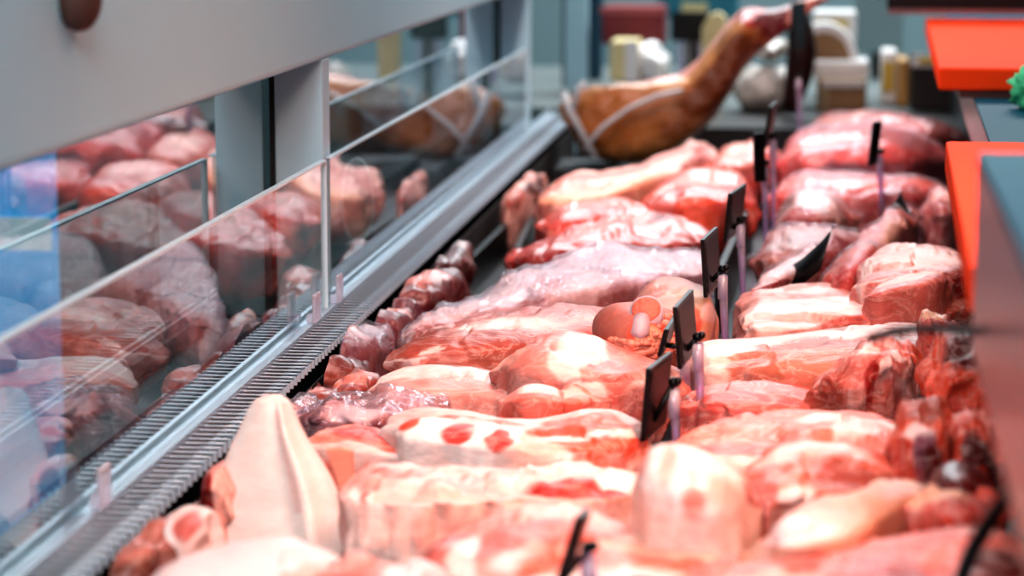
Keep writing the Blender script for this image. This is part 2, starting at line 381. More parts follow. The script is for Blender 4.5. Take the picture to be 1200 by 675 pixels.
clip(122, 574, 'clear plastic clip at lower left of the rail, nearest of the three')
clip(371, 372, 'clear plastic clip just left of the joint between the panes')
clip(398, 343, 'clear plastic clip just right of the joint between the panes')
hd = empty('header_beam', (-.53, 2.5, CAMZ - .16), 'wide pale grey beam over the glass, out of focus at upper left', 'beam')
B().box(-.60, -.463, .5, 4.25, CAMZ - .162, CAMZ + .10, bev=.006).obj('beam_body', GREYP, hd)
q = onY(78, -4, .463 / -ray(78, 0).x * ray(78, 0).y)
B().ball((-.455, q.y, q.z), .02, (.7, 1, 1.1)).obj('knob', simple('brown_knob', '#4a322c', .7), hd, True)
def post(xr, lab):
    # right edge of the post at picture column xr, in the plane of the low pane
    d = ray(xr, 190); Yp = (PX - .004) / d.x * d.y
    t = empty('glass_post', (-.485, Yp, ZH - .02), lab, 'post', 'grey uprights between glass and beam')
    b = B(); b.box(-.5125, PX - .005, Yp, Yp + .035, ZH - .012, CAMZ - .162, bev=.002); b.obj('upright', POSTM, t)
    B().box(-.5168, -.5125, Yp - .002, Yp + .037, ZH - .012, CAMZ - .162).obj('gasket', BLACKM, t)
post(380, 'near flat grey upright post left of centre, at the joint of the panes')
post(620, 'middle flat grey upright post further along the glass, above the ham reflection')
post(688, 'farthest grey blue upright post at the far end of the glass')

# dark rod + oval marker behind the pane
t = empty('oval_marker', (-.486, 2.53, ZH - .012), 'clear oval plastic marker with yellow lower half, standing behind the glass', 'marker')
ovp = lambda r, q_, dy=0: Vector((-.486 + .0175 * r * math.cos(q_), 2.53 + dy, ZH + .066 + .046 * r * math.sin(q_)))
a = [ovp(1, q_) for q_ in np.linspace(0, 2 * PI, 40, endpoint=False)]
B().prism(a, Vector((0, .002, 0))).obj('oval_plate', film_mat('clear_oval', '#f7f0ee', cloud=.3, bump=0), t)
B().prism([ovp(.92, q_, -.001) for q_ in np.linspace(PI * 1.02, PI * 1.98, 24)], Vector((0, .0008, 0))).obj('yellow_half', film_mat('yellow_clear', '#f0c888', cloud=.35, bump=0), t)
B().tube(a + a[:2], .0016, 6).obj('oval_rim', GEDGE, t, True)
B().box(-.490, -.482, 2.528, 2.534, ZH - .012, ZH + .024).obj('marker_foot', CLEAR, t)

# ---- customer side: blue box beyond the glass
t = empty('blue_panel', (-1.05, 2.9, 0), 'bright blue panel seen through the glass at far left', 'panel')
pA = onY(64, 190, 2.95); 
B().box(pA.x - .9, pA.x, 2.93, 2.96, .45, 1.09, bev=.006).obj('panel_board', glow('blue_print_glow', '#1c9fdc', .95), t)  # emission added for brightness; the board is no lamp
B().box(pA.x - .9, pA.x, 2.922, 2.93, .893, .935).obj('white_stripe', glow('white_reflection_glow', '#cfe6f2', .55), t)  # white band stands in for a reflection, with added glow
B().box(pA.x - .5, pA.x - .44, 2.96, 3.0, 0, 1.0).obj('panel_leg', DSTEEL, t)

# ================================================================== RIGHT SIDE LEDGE
def slab_from(nl, fl, width, z0, z1):
    """box whose left edge runs nl->fl on the plan, extended to the right by width"""
    nl = Vector((nl.x, nl.y, 0)); fl = Vector((fl.x, fl.y, 0)); L = (fl - nl).normalized(); W = Vector((L.y, -L.x, 0))
    return [nl + Vector((0, 0, z0)), nl + W * width + Vector((0, 0, z0)), fl + W * width + Vector((0, 0, z0)), fl + Vector((0, 0, z0))], Vector((0, 0, z1 - z0))
HB = .20; HL = .165
wt = empty('steel_worktop', (.5, 2.4, 0), 'steel worktop with blue green sheen behind the counter, carrying the orange boards', 'worktop')
l1, l2 = onz(1160, 165, HL), onz(1138, 105, HL); dl = (l2 - l1).normalized()
TEALS = simple('steel_top_painted_sheen', '#0f5266', .5, .0, .1, 120, spec=.04)  # reflected teal is put into the base colour of the steel
P_, u_ = slab_from(l1 - dl * 1.55, l2 + dl * 1.9, .75, ZH + HL - .004, ZH + HL); B().prism(P_, u_).obj('top_sheet', TEALS, wt)
P_, u_ = slab_from(l1 - dl * 1.55, l2 + dl * 1.9, .74, ZH + HL - .055, ZH + HL - .004); B().prism(P_, u_).obj('front_fascia', STEEL, wt)
B().box(.40, .78, .8, 4.6, 0, ZH + HL - .056).obj('cabinet', DSTEEL, wt)
def board(nl, fl, lab, lip=True):
    t = empty('cutting_board', (nl.x + .2, (nl.y + fl.y) / 2, ZH + HL), lab, 'cutting board', 'orange cutting boards on the worktop')
    P_, u_ = slab_from(nl, fl, .45, ZH + HB - .026, ZH + HB); B().prism(P_, u_).obj('board_slab', ORANGE, t, bev=.0035)
    L = (fl - nl).normalized(); W = Vector((L.y, -L.x, 0))
    P_, u_ = slab_from(nl + L * .01 + W * .025, fl - L * .01 + W * .025, .4, ZH + HL, ZH + HB - .026); B().prism(P_, u_).obj('board_foot', DRED, t)
board(onz(1100, 79, HB), onz(1085, 21, HB), 'far orange cutting board near the top right corner, with whole top in view')
board(onz(1136, 312, HB), onz(1108, 165, HB), 'near orange cutting board at right edge, seen between worktop and steel scale')
# steel scale standing near
zt = CAMZ - .132; zb_ = CAMZ - .2335
sca = empty('steel_scale', (.3, .95, zb_), 'near steel box of a scale at lower right edge, blurred, blue green on top', 'scale')
sA = onz(1146, 178, zt - ZH); sB = onz(1196, 284, zt - ZH); dB = (sB - sA).normalized()
P_, u_ = slab_from(sB + dB * .22, sA, .3, zt - .006, zt); B().prism(P_, u_).obj('scale_top', TEALS, sca)
P_, u_ = slab_from(sB + dB * .22, sA, .298, zb_ + .0, zt - .006); B().prism(P_, u_).obj('scale_body', simple('satin_steel', '#6a4d52', .3, .85, .06, 20), sca)
# black scale display top right
q = onY(1040, 12, 3.78)
t = empty('scale_display', (q.x + .3, 3.8, ZH + HL), 'black display unit of a scale across the top right corner', 'display')
B().box(q.x, q.x + .6, 3.79, 3.84, q.z, q.z + .12, bev=.004).obj('display_housing', BLACK, t)
B().box(q.x + .001, q.x + .6, 3.782, 3.79, q.z - .006, q.z + .002).obj('display_rim', simple('pinkish_steel', '#8d7376', .3, .8), t)
B().box(q.x + .3, q.x + .34, 3.8, 3.83, ZH + HL, q.z).obj('display_post', DSTEEL, t)
def cable(nm, pts, r, lab):
    tag(B().tube([tuple(onY(x, y, Y_)) for x, y, Y_ in pts], r, 10).obj(nm, BLACKM, None, True), lab, 'cable')
cable('scale_cable', [(1200, 398, 1.195), (1165, 391, 1.195), (1120, 386, 1.2), (1075, 385, 1.21), (1045, 389, 1.22), (1020, 397, 1.23)], .0026, 'blurred dark cable sticking out level from the near steel scale')
cable('black_cable', [(1192, 560, 1.06), (1178, 585, 1.07), (1160, 610, 1.09), (1142, 640, 1.1), (1130, 668, 1.1), (1124, 700, 1.1), (1122, 740, 1.1)], .004, 'blurred black cable curving down at the bottom right corner')
# green rubber glove / cloth lump
q = onz(1205, 128, HL)
t = empty('green_cloth', (q.x, q.y, ZH + HL), 'small crumpled bright green cloth on the worktop at right edge', 'cloth')
def blob(c, r3, sd, amp=.3, sc_=1.0, seg=40):
    u = np.linspace(0, 2 * PI, seg, endpoint=False); v = np.linspace(.001, PI - .001, seg // 2)
    uu, vv = np.meshgrid(u, v); D_ = np.stack([np.cos(uu) * np.sin(vv), np.sin(uu) * np.sin(vv), np.cos(vv)], -1)
    r = 1 + amp * fbm(D_ * 1.7 * sc_ + sd, 4, sd)
    P = D_ * r[..., None] * np.array(r3) + np.array(c); n = seg; m = seg // 2; Fc = []
    for i in range(m - 1):
        for j in range(n): Fc.append((i * n + j, i * n + (j + 1) % n, (i + 1) * n + (j + 1) % n, (i + 1) * n + j))
    return P.reshape(-1, 3), Fc, D_, P
V_, Fc_, _, _ = blob((q.x + .006, q.y, ZH + HL + .022), (.026, .03, .022), 3, .7, 2.2)
link('cloth_fold', me_from(V_, Fc_), simple('green_cloth_fibre', '#4cc48c', .8, 0, .5, 50, bump=.4), t)

# ================================================================== PRICE TAGS
TAGG = 'black price tags on clear stems'
def pricetag(TL, TR, BL, sa, sb, lab, Y=None, hz=.0, stem=True):
    foot = onz(sb[0], sb[1], hz) if Y is None else onY(sb[0], sb[1], Y); Yt = foot.y
    a = onY(TL[0], TL[1], Yt - .03); d = ray(*TR); bb = CAM + d * ((a.z - CAMZ) / d.z)
    if (bb - a).length > .085: bb = a + (bb - a).normalized() * .085
    hgt = a.z - onY(BL[0], BL[1], Yt - .03).z; ln = (bb - a).normalized(); nm = Vector((ln.y, -ln.x, 0))   # towards the staff side
    skew = Vector((0, 0, 0)); bl = onY(BL[0], BL[1], Yt - .03); sk = bl - (a - Vector((0, 0, hgt)))
    t = empty('price_tag', tuple(foot), lab, 'price tag', TAGG)
    pts = [a, bb, bb - Vector((0, 0, hgt)) + sk, a - Vector((0, 0, hgt)) + sk]
    B().prism([p_ - nm * .0035 for p_ in pts], nm * .0035).obj('tag_plate', BLACK, t, bev=.0007)
    ins = [a.lerp(bb, .06) - Vector((0, 0, hgt * .06)), a.lerp(bb, .94) - Vector((0, 0, hgt * .06)), bb.lerp(a, .06) - Vector((0, 0, hgt * .94)) + sk, a.lerp(bb, .06) - Vector((0, 0, hgt * .94)) + sk]
    B().prism(ins, nm * .0006).obj('tag_back', simple_back, t)
    if stem:
        c = onY(sa[0], sa[1], Yt)
        B().tube([tuple(c + Vector((0, 0, .004))), tuple(c), tuple(foot - Vector((0, 0, .02)))], [.0042, .0042, .0026], 12).obj('stem', PURPLE, t, True)
        B().tube([tuple(c + Vector((0, 0, .003))), tuple(c - Vector((0, 0, .018)))], .0046, 12).obj('socket', CLEAR, t, True)
        b = B(); cc = c + Vector((0, 0, .009)); b.ball(cc, .0042, (1.1, 1.1, .9)); pc = (bb * .35 + a * .65) - Vector((0, 0, hgt * .8)) + sk * .8; b.tube([tuple(cc), tuple(pc)], .0022, 8)
        b.ball(cc + Vector((.003, -.004, .002)), .003)
        b.obj('clip', BLACK, t, True)
    return t
simple_back = simple('glossy_black_back', '#140d0e', .4, 0, .6, 45, spec=.2)
pricetag((762, 432), (788, 412), (755, 518), (790, 462), (794, 512), 'black price tag nearest the centre foreground, lower left of the sharp pair', hz=.0)
pricetag((793, 360), (818, 333), (799, 433), (818, 408), (823, 478), 'tall sharp black price tag before the front hock, above white fat belly', hz=0)
pricetag((783, 386), (795, 367), (775, 418), (803, 420), (806, 455), 'slim black price tag half hidden between the two sharp foreground tags', hz=0)
pricetag((825, 281), (842, 265), (829, 349), (847, 327), (851, 396), 'black price tag at right end of the wrapped rib rack', hz=0)
pricetag((857, 227), (875, 215), (851, 284), (868, 268), (872, 342), 'black price tag tilted beside the black tray divider, fourth from front', hz=0)
pricetag((884, 156), (896, 155), (886, 214), (896, 200), (898, 271), 'blurred black price tag right of the glossy orange red lump', hz=0)
pricetag((904, 125), (914, 115), (897, 175), (906, 168), (907, 264), 'blurred slanted black price tag left of the big wrapped beef', hz=0)
pricetag((1025, 143), (1034, 141), (1019, 195), (1031, 186), (1034, 241), 'thin black price tag standing alone before the big wrapped beef', hz=0)
pricetag((681, 606), (693, 594), (652, 700), (690, 660), (700, 700), 'very blurred black price tag at bottom edge of the picture', hz=.02)
pricetag((929, 4), (951, 0), (929, 60), (936, 95), (938, 166), 'farthest black price tag high at top, against the dark cured sausage', hz=0)

# ================================================================== MEAT  (front to back)
# --- foreground left
def ear():
    rows = [(650, 250, 412), (620, 249, 409), (595, 250, 403), (560, 257, 390), (530, 266, 371), (505, 279, 355), (485, 288, 347), (472, 295, 341), (466, 302, 336), (462, 312, 328)]
    nr, nc = 60, 40; ys = np.linspace(0, 1, nr); rr = np.array(rows, float); tt = np.linspace(0, 1, len(rows))
    yy = np.interp(ys, tt, rr[:, 0]); xl = np.interp(ys, tt, rr[:, 1]); xr = np.interp(ys, tt, rr[:, 2])
    ker = np.ones(7) / 7
    sm = lambda a: np.convolve(np.pad(a, 3, mode='edge'), ker, 'valid')
    xl, xr = sm(xl), sm(xr)
    V = []; cols = []
    for side in (0, 1):
        for i in range(nr):
            for j in range(nc):
                u = j / (nc - 1); x = xl[i] * (1 - u) + xr[i] * u
                Yq = 1.545 + .035 * ys[i] + .05 * (u - .45) ** 2 - .012 * math.exp(-((u - .72) / .1) ** 2) * (1 - ys[i] * .8) + side * .004 * math.sin(PI * min(u, 1 - u) + .05)
                V.append(tuple(onY(x, yy[i], Yq)))
                pk = .55 * math.exp(-((u - (.66 - .05 * ys[i])) / .035) ** 2) * (1 if .2 < ys[i] < .72 else 0)
                e_ = .25 * abs(vn[i, j]) + (.3 if u > .93 or u < .05 else 0)
                cols.append(C3('#fbe6de') * (1 - pk) * (1 - e_) + C3('#f0a79c') * pk * (1 - e_) + C3('#f6c5b8') * e_)
    n = nr * nc; Fc = []
    for side in (0, 1):
        for i in range(nr - 1):
            for j in range(nc - 1):
                a = side * n + i * nc + j; q_ = (a, a + 1, a + nc + 1, a + nc); Fc.append(q_ if side == 0 else q_[::-1])
    loop = [i * nc for i in range(nr)] + [(nr - 1) * nc + j for j in range(1, nc)] + [i * nc + nc - 1 for i in range(nr - 2, -1, -1)] + [j for j in range(nc - 2, 0, -1)]
    for a, b_ in zip(loop, loop[1:] + loop[:1]): Fc.append((a, b_, b_ + n, a + n))
    o = link('pig_ear', me_from(V, Fc, True, np.array(cols)), SKINM)
    tag(o, 'pale pink pig ear standing upright by the vent grille at lower left', 'pig ear')
    # folded inner flap on the right
    fl = [(380, 527), (398, 524), (413, 528), (414, 560), (416, 592), (424, 618), (436, 646), (408, 646), (407, 610), (400, 580), (392, 553)]
    pts = [onY(x, y, 1.59 + (x - 380) * .0002) for x, y in fl]
    b_ = B(); b_.prism(pts, Vector((0, .006, 0))); me = b_.mesh(False, bev=.0018)
    ca = me.color_attributes.new('Col', 'FLOAT_COLOR', 'POINT')
    for k_ in range(len(me.vertices)): ca.data[k_].color = (*C3('#ee9a84'), 1)
    link('ear_fold', me, SKINM, o)
vn = vnoise(np.stack(np.meshgrid(np.linspace(0, 8, 60), np.linspace(0, 5, 40), [0], indexing='ij'), -1)[:, :, 0], 4)
ear()
meat('pork_snout_piece', 'round white cut with pink centre, left of the upright pig ear', 'pork piece', [(186, 604, 650), (198, 590, 664), (224, 585, 672), (256, 592, 672)], ('white', 'skin'),
     [('rose', .62, .6, .2, .3, .4), ('white', .2, .6, .15, .6)], k=.7, mat=SKINM, p=3, amp=.003, zb=-.02)
meat('pork_skin_slab', 'white skin slab in the bottom left foreground, before the pig ear', 'pork skin', [(160, 668, 715), (215, 645, 720), (270, 632, 722), (330, 626, 722), (378, 634, 722)], ('white', 'skin'),
     [('white', .5, .8, .5, .5), ('pale', .95, .3, .1, .6)], k=.6, mat=SKINM, p=4, amp=.003, zb=0.01, marb=.05)
meat('pork_rind_piece', 'pink rounded rind piece at bottom edge, right of the white skin slab', 'pork rind', [(366, 642, 715), (400, 636, 720), (450, 648, 720), (500, 652, 720), (524, 662, 715)], ('pale', 'pink'),
     [('white', .75, .9, .3, .25), ('rose', .35, .5, .2, .3, .6)], k=.6, mat=SKINM, p=4, amp=.003, zb=0.012, marb=.1)
chunk = dict(p=2.6, k=.65, amp=.006, mat=MEATD, marb=.08)
meat('trotter_end', 'amber brown trotter end at lower left, touching the vent grille', 'trotter', [(105, 640, 700), (140, 618, 712), (180, 604, 715), (215, 612, 712)], ('#8a5a44', '#6a3c30'), [('tan', .6, .8, .3, .3, .5)], zb=-.03, **chunk)
meat('trotter_toe', 'pale curled trotter toe left behind the pig ear', 'trotter', [(240, 555, 588), (250, 540, 592), (262, 536, 596), (276, 548, 596)], ('pale', 'pink'), [('deep', .3, .2, .3, .4)], zb=-.02, **chunk)
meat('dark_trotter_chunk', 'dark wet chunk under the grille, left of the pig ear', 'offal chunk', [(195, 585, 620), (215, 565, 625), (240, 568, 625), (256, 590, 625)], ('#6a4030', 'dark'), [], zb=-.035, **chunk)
# --- slabs in the middle foreground
meat('fat_back_slab', 'broad cream fat back slab right of the pig ear, with ragged red end', 'pork slab', [(405, 532, 606), (440, 530, 610), (500, 532, 612), (560, 534, 606), (620, 538, 600), (680, 540, 598), (730, 545, 592), (762, 552, 585)], ('fat', '#efc3b8'),
     [('pink', .1, .95, .12, .12), ('red', .8, .62, .16, .26), ('deep', .86, .45, .1, .16), ('white', .92, .9, .14, .1), ('pale', .35, .6, .18, .12, .8), ('rose', .12, .45, .01, .3, .7), ('pale', .5, .2, .3, .12, .7)], k=.42, zb=.0, ex=3.2, p=12, amp=.007, ns=24, marb=.3, mcol='#e08478', blush=.9, fold=.003, rag=.008)
meat('shadowed_pork_cut', 'grey purple cut in shadow under the edge of the cream fat slab', 'pork cut', [(410, 598, 640), (450, 602, 645), (495, 602, 645), (530, 606, 640)], ('purple', 'grey'), [], k=.5, zb=-.035, p=5)  # shade under the slab is put into its purple grey colours
meat('pork_shoulder', 'rounded pork shoulder with pink muscles in the bottom centre foreground', 'pork shoulder', [(465, 640, 700), (500, 606, 712), (545, 584, 715), (600, 576, 715), (650, 576, 712), (700, 588, 700), (740, 610, 690)], ('pink', 'pale'),
     [('rose', .2, .5, .16, .25, .4), ('red', .26, .85, .08, .12, .5), ('rose', .45, .75, .14, .18, .5), ('fat', .1, .8, .05, .3), ('fat', .36, .55, .05, .4, .5), ('rose', .62, .85, .12, .12, .5), ('fat', .6, .5, .14, .1, .5), ('orange', .7, .4, .1, .2, .7), ('orange', .85, .8, .2, .2, .7)], k=.5, zb=.0, p=4, amp=.008, lumps=[(.22, .6, .1, .3, .01), (.6, .7, .15, .3, .006)])
meat('belly_slices', 'striped pork belly slices at bottom edge, right of blurred tag', 'pork belly', [(590, 640, 715), (650, 624, 718), (720, 618, 720), (790, 624, 722), (850, 640, 722), (890, 660, 720)], ('pale', 'peach'),
     [('orange', .45, .95, .5, .08, .6), ('white', .5, .72, .6, .1, .4), ('rose', .5, .55, .5, .07, .5), ('white', .5, .38, .6, .08, .5), ('white', .06, .7, .08, .5)], k=.4, zb=.01, p=5, amp=.004)
meat('spare_rib_belly', 'white belly slab with red muscle ovals, behind the cream fat slab', 'pork belly', [(452, 472, 520), (480, 470, 532), (540, 473, 540), (600, 480, 546), (660, 474, 546), (700, 470, 545), (740, 480, 540), (765, 492, 530)], ('fat', 'white'),
     [('orange', .14, .68, .045, .16), ('red', .29, .55, .052, .2, .25), ('red', .45, .5, .055, .26, .25), ('orange', .78, .85, .2, .2), ('orange', .86, .42, .2, .26), ('fat', .75, .62, .25, .06), ('pale', .6, .3, .12, .2, .6), ('orange', .3, 1.0, .2, .06, .6), ('pink', .75, .05, .3, .12)], k=.5, zb=-.01, ex=3.2, p=12, amp=.006, rag=.008)
meat('thin_red_trim', 'flat orange red trim lying between the pig ear and the white belly slab', 'meat trim', [(352, 503, 530), (380, 495, 532), (415, 492, 534), (456, 504, 538), (520, 520, 545)], ('orange', 'pink'), [('fat', .5, .3, .5, .2), ('red', .5, .9, .25, .3)], k=.45, zb=-.015, p=4)
meat('bagged_pork', 'meat in a clear bag with pointed corner, behind the white belly slab', 'bagged meat', [(352, 478, 505), (375, 464, 508), (420, 461, 508), (470, 460, 508), (510, 463, 498), (525, 466, 490)], ('pink', 'purple'), [('white', .4, .6, .2, .2, .6), ('deep', .7, .3, .2, .3, .5)], k=.55, zb=-.02, p=4, wrap=BAG, marb=.5, wamp=.006)
# pointed corner of that bag
def bag_corner(owner, pts):
    me = me_from([tuple(p_) for p_ in pts], [tuple(range(len(pts)))], False); link('bag_corner', me, BAG, owner)
bo = bpy.data.objects['bagged_pork']
bag_corner(bo, [onY(490, 462, 2.02), onY(530, 456, 2.01), onY(556, 457, 2.0), onY(540, 474, 1.98), (onY(505, 486, 1.97))])
meat('small_bagged_end', 'small bagged meat end beside the grille, behind tip of pig ear', 'bagged meat', [(330, 470, 500), (345, 460, 504), (362, 464, 504), (378, 476, 500)], ('brown', 'grey'), [], k=.6, zb=-.03, p=3, wrap=BAG)
# --- middle left: chunks beside the grille, shade there partly put into their dark colours
G2 = 'dark trimmings beside the vent grille'
for i, (st, c, lab) in enumerate([
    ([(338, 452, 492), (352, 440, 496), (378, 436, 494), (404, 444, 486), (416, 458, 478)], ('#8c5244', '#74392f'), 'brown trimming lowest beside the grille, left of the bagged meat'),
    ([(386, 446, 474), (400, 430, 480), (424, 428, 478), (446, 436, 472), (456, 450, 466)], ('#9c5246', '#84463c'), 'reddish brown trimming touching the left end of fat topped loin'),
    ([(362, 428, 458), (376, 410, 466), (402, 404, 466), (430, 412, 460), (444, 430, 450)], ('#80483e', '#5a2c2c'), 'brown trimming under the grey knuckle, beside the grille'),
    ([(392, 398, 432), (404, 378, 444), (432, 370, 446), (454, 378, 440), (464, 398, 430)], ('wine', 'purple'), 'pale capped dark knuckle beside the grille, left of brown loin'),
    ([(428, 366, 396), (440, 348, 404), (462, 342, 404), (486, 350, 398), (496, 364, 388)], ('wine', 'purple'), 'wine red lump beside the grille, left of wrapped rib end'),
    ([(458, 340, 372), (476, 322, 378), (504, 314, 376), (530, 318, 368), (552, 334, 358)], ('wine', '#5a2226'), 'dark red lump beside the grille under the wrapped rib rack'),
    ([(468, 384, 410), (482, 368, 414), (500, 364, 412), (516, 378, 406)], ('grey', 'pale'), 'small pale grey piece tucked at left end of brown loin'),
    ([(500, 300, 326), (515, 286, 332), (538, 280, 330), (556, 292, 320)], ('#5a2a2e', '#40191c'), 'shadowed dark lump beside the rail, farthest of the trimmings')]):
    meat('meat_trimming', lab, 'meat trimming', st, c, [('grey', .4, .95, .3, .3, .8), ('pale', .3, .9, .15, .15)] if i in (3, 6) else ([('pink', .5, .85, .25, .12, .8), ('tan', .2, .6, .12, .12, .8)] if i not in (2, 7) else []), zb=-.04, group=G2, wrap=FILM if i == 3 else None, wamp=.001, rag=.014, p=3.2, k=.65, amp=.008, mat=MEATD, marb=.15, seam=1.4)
# --- middle cuts
meat('fat_topped_loin', 'pink pork loin with white fat along its top, behind the bagged meat', 'pork loin', [(432, 448, 470), (450, 430, 474), (490, 423, 477), (540, 423, 478), (600, 432, 480), (650, 440, 478), (690, 452, 474)], ('pink', 'pale'),
     [('white', .25, .93, .2, .13), ('white', .62, 1.0, .25, .16), ('fat', .05, .6, .03, .3), ('rose', .02, .4, .04, .4), ('tan', .3, 1.2, .3, .12)], k=.55, zb=-.02, p=5, amp=.004, marb=.12)
for st, lab in (([(590, 458, 474), (615, 447, 478), (650, 447, 478), (672, 460, 476)], 'small orange pink trimming at front edge of the pork slab, left one'), ([(640, 452, 470), (662, 449, 474), (688, 452, 474), (700, 462, 472)], 'small pale trimming at front edge of the pork slab, right one')):
    meat('pork_trimming', lab, 'meat trimming', st, ('orange', 'pink'), [('fat', .5, .9, .3, .2)], zb=0.005, p=3, k=.5, group='trimmings before the pork slab')
meat('pork_leg_slab', 'pork slab with a white fat stripe, lying below the front hock', 'pork slab', [(583, 418, 448), (605, 398, 456), (640, 391, 462), (680, 392, 468), (720, 406, 468), (765, 418, 462), (800, 424, 455)], ('rose', 'pink'),
     [('fat', .42, .55, .07, .6, .3), ('white', .5, .9, .1, .3), ('fat', .56, .2, .12, .16), ('pale', .86, .5, .14, .4, .5), ('pale', .08, .8, .1, .3, .6), ('rose', .65, .55, .1, .35)], k=.55, zb=.0, p=5, amp=.005, lumps=[(.25, .6, .12, .4, .006)])
meat('brown_pork_loin', 'brown pink loin flat on the left of the front hock', 'pork loin', [(462, 410, 430), (485, 384, 434), (530, 362, 432), (590, 350, 430), (650, 348, 426), (700, 350, 420), (740, 362, 410)], ('tan', 'rose'),
     [('brown', .45, .45, .35, .22, .5), ('rose', .55, .95, .45, .14, .5), ('fat', .25, .35, .06, .06), ('pale', .62, .75, .25, .08, .6), ('fat', .4, .75, .12, .05, .6), ('brown', .15, .7, .15, .25, .6), ('white', .12, .25, .12, .05)], k=.45, zb=-.01, p=4, amp=.006, fold=.003)
def hock(st, lab, bx, by, br, zb, face):
    o = meat('pork_hock', lab, 'pork hock', st, ('tan', 'pale'), face, k=.75, zb=zb, p=2.3, ex=2.1, rag=.003, seam=.2, amp=.003, mat=SKINM, marb=0, skirt=.01, group='skin on hocks', dmin=.05)
    return o
h1 = hock([(693, 356, 408), (706, 348, 414), (735, 344, 420), (770, 346, 420), (795, 354, 412), (806, 362, 402)], 'front skin on hock with round bone facing us, left of the sharp tags', 0, 0, 0, .012,
          [('tan', .2, .5, .35, .8), ('orange', .72, .45, .3, .42), ('peach', .62, .3, .12, .25, .5), ('fat', .9, .6, .1, .5), ('orange', .5, .1, .25, .15)])
from mathutils.bvhtree import BVHTree
def hit(o, x, y):
    off = Vector(ORG[o.name]); bv = BVHTree.FromPolygons([v.co + off for v in o.data.vertices], [tuple(p_.vertices) for p_ in o.data.polygons])
    h_ = bv.ray_cast(CAM, ray(x, y).normalized()); return (h_[0], h_[1]) if h_[0] else (onY(x, y, o.location.y), Vector((0, -1, 0)))
pc, nc_ = hit(h1, 758, 367); ax = ((CAM - pc).normalized() + Vector((-.15, 0, .75))).normalized()
B().tube([tuple(pc - ax * .012), tuple(pc + ax * .006), tuple(pc + ax * .0075)], [.0112, .0122, .0112], 28).obj('bone_disc', simple('red_marrow', '#d9705c', .5, 0, .35, 260, bump=.5), h1, True)
b = B(); b.tube([tuple(pc - ax * .012), tuple(pc + ax * .0055)], [.0132, .0140], 28)
q0, q1 = hit(h1, 752, 374)[0], hit(h1, 750, 392)[0]; tow = (CAM - q1).normalized()
b.tube([tuple(q0 - tow * .004), tuple(q0.lerp(q1, .5) - tow * .0025), tuple(q1 - tow * .002), tuple(q1 - tow * .005 - Vector((0, 0, .003)))], [.0072, .0076, .008, .005], 16)
b.obj('bone_shaft', BONE, h1, True)
rg = B(); rnd = random.Random(3)
for k_ in range(150):
    x = rnd.uniform(712, 794); y = 400 + rnd.uniform(-2, 20) if x < 765 else rnd.uniform(366, 416)
    if (x - 757) ** 2 + (y - 366) ** 2 < 500: continue
    rg.ball(hit(h1, x, y)[0], rnd.uniform(.0018, .0046), (rnd.uniform(.8, 1.7), 1, rnd.uniform(.6, 1)), 10)
rg.obj('ragged_flesh', simple('ragged_pink_flesh', '#dc8470', .4, 0, .5, 90, bump=.5, coat=.2), h1, True)
meat('pork_hock', 'second skin on hock, lying right behind the front hock', 'pork hock', [(738, 345, 372), (750, 326, 385), (780, 318, 395), (812, 322, 398), (836, 340, 394), (842, 360, 384)], ('tan', 'pale'),
     [('peach', .75, .5, .3, .45), ('orange', .7, .35, .12, .2), ('fat', .5, .55, .14, .15), ('fat', .9, .5, .1, .3)], k=.7, zb=.0, p=2.4, ex=2.1, rag=.004, seam=.4, amp=.004, mat=SKINM, marb=.1, group='skin on hocks')
meat('wrapped_rib_rack', 'long whitish rib rack in shiny wrap across the middle, behind brown loin', 'wrapped ribs', [(474, 384, 402), (490, 366, 404), (530, 347, 396), (580, 322, 386), (640, 297, 376), (700, 285, 366), (760, 285, 352), (810, 287, 340), (842, 296, 330)], ('#efd6d6', '#dcb0b4'),
     [('white', .2, .8, .3, .3, .6), ('rose', .12, .4, .06, .25), ('white', .03, .5, .05, .6), ('deep', .45, .5, .04, .35, .6), ('fat', .6, .4, .1, .35, .6), ('white', .85, .8, .15, .25, .5), ('rose', .72, .3, .06, .3, .6)], k=.5, zb=-.02, p=4, amp=.006, wrap=RACKW, mcol='#94525f', marb=.75, ns=18, nu=150, wamp=.004, rag=.006)
# --- right middle
meat('pork_belly', 'large belly with thick white fat at left and brown pink muscle, right of tags', 'pork belly', [(795, 404, 440), (815, 392, 452), (870, 384, 452), (930, 376, 458), (990, 368, 462), (1050, 368, 456), (1100, 374, 446), (1130, 384, 430)], ('#a86450', '#ba7a62'),
     [('brown', .7, .8, .3, .16, .8), ('fat', .02, .5, .18, .9), ('white', .1, .98, .24, .3), ('fat', .5, 1.06, .45, .1)], k=.5, zb=.0, p=7, amp=.003, marb=.1, ex=2.6)
meat('white_fat_pork_slab', 'pale pork slab with creamy fat, behind the large belly', 'pork slab', [(858, 370, 396), (870, 352, 398), (930, 348, 396), (1000, 342, 388), (1060, 340, 380), (1110, 332, 376), (1145, 328, 372)], ('pink', 'pale'),
     [('white', .35, .85, .3, .22, .4), ('fat', .2, .4, .2, .14, .5), ('white', .68, .65, .14, .3, .4), ('brown', .92, .6, .12, .5), ('rose', .5, .35, .18, .15, .5)], k=.45, zb=-.005, p=8, amp=.004, ex=2.8)
meat('thin_pink_fillet', 'thin pink fillet just behind the pale slab with creamy fat', 'pork fillet', [(858, 344, 362), (880, 337, 364), (930, 331, 362), (975, 330, 356), (1010, 338, 352)], ('pink', 'rose'), [('fat', .5, .9, .3, .2, .5)], k=.45, zb=.0, p=4)
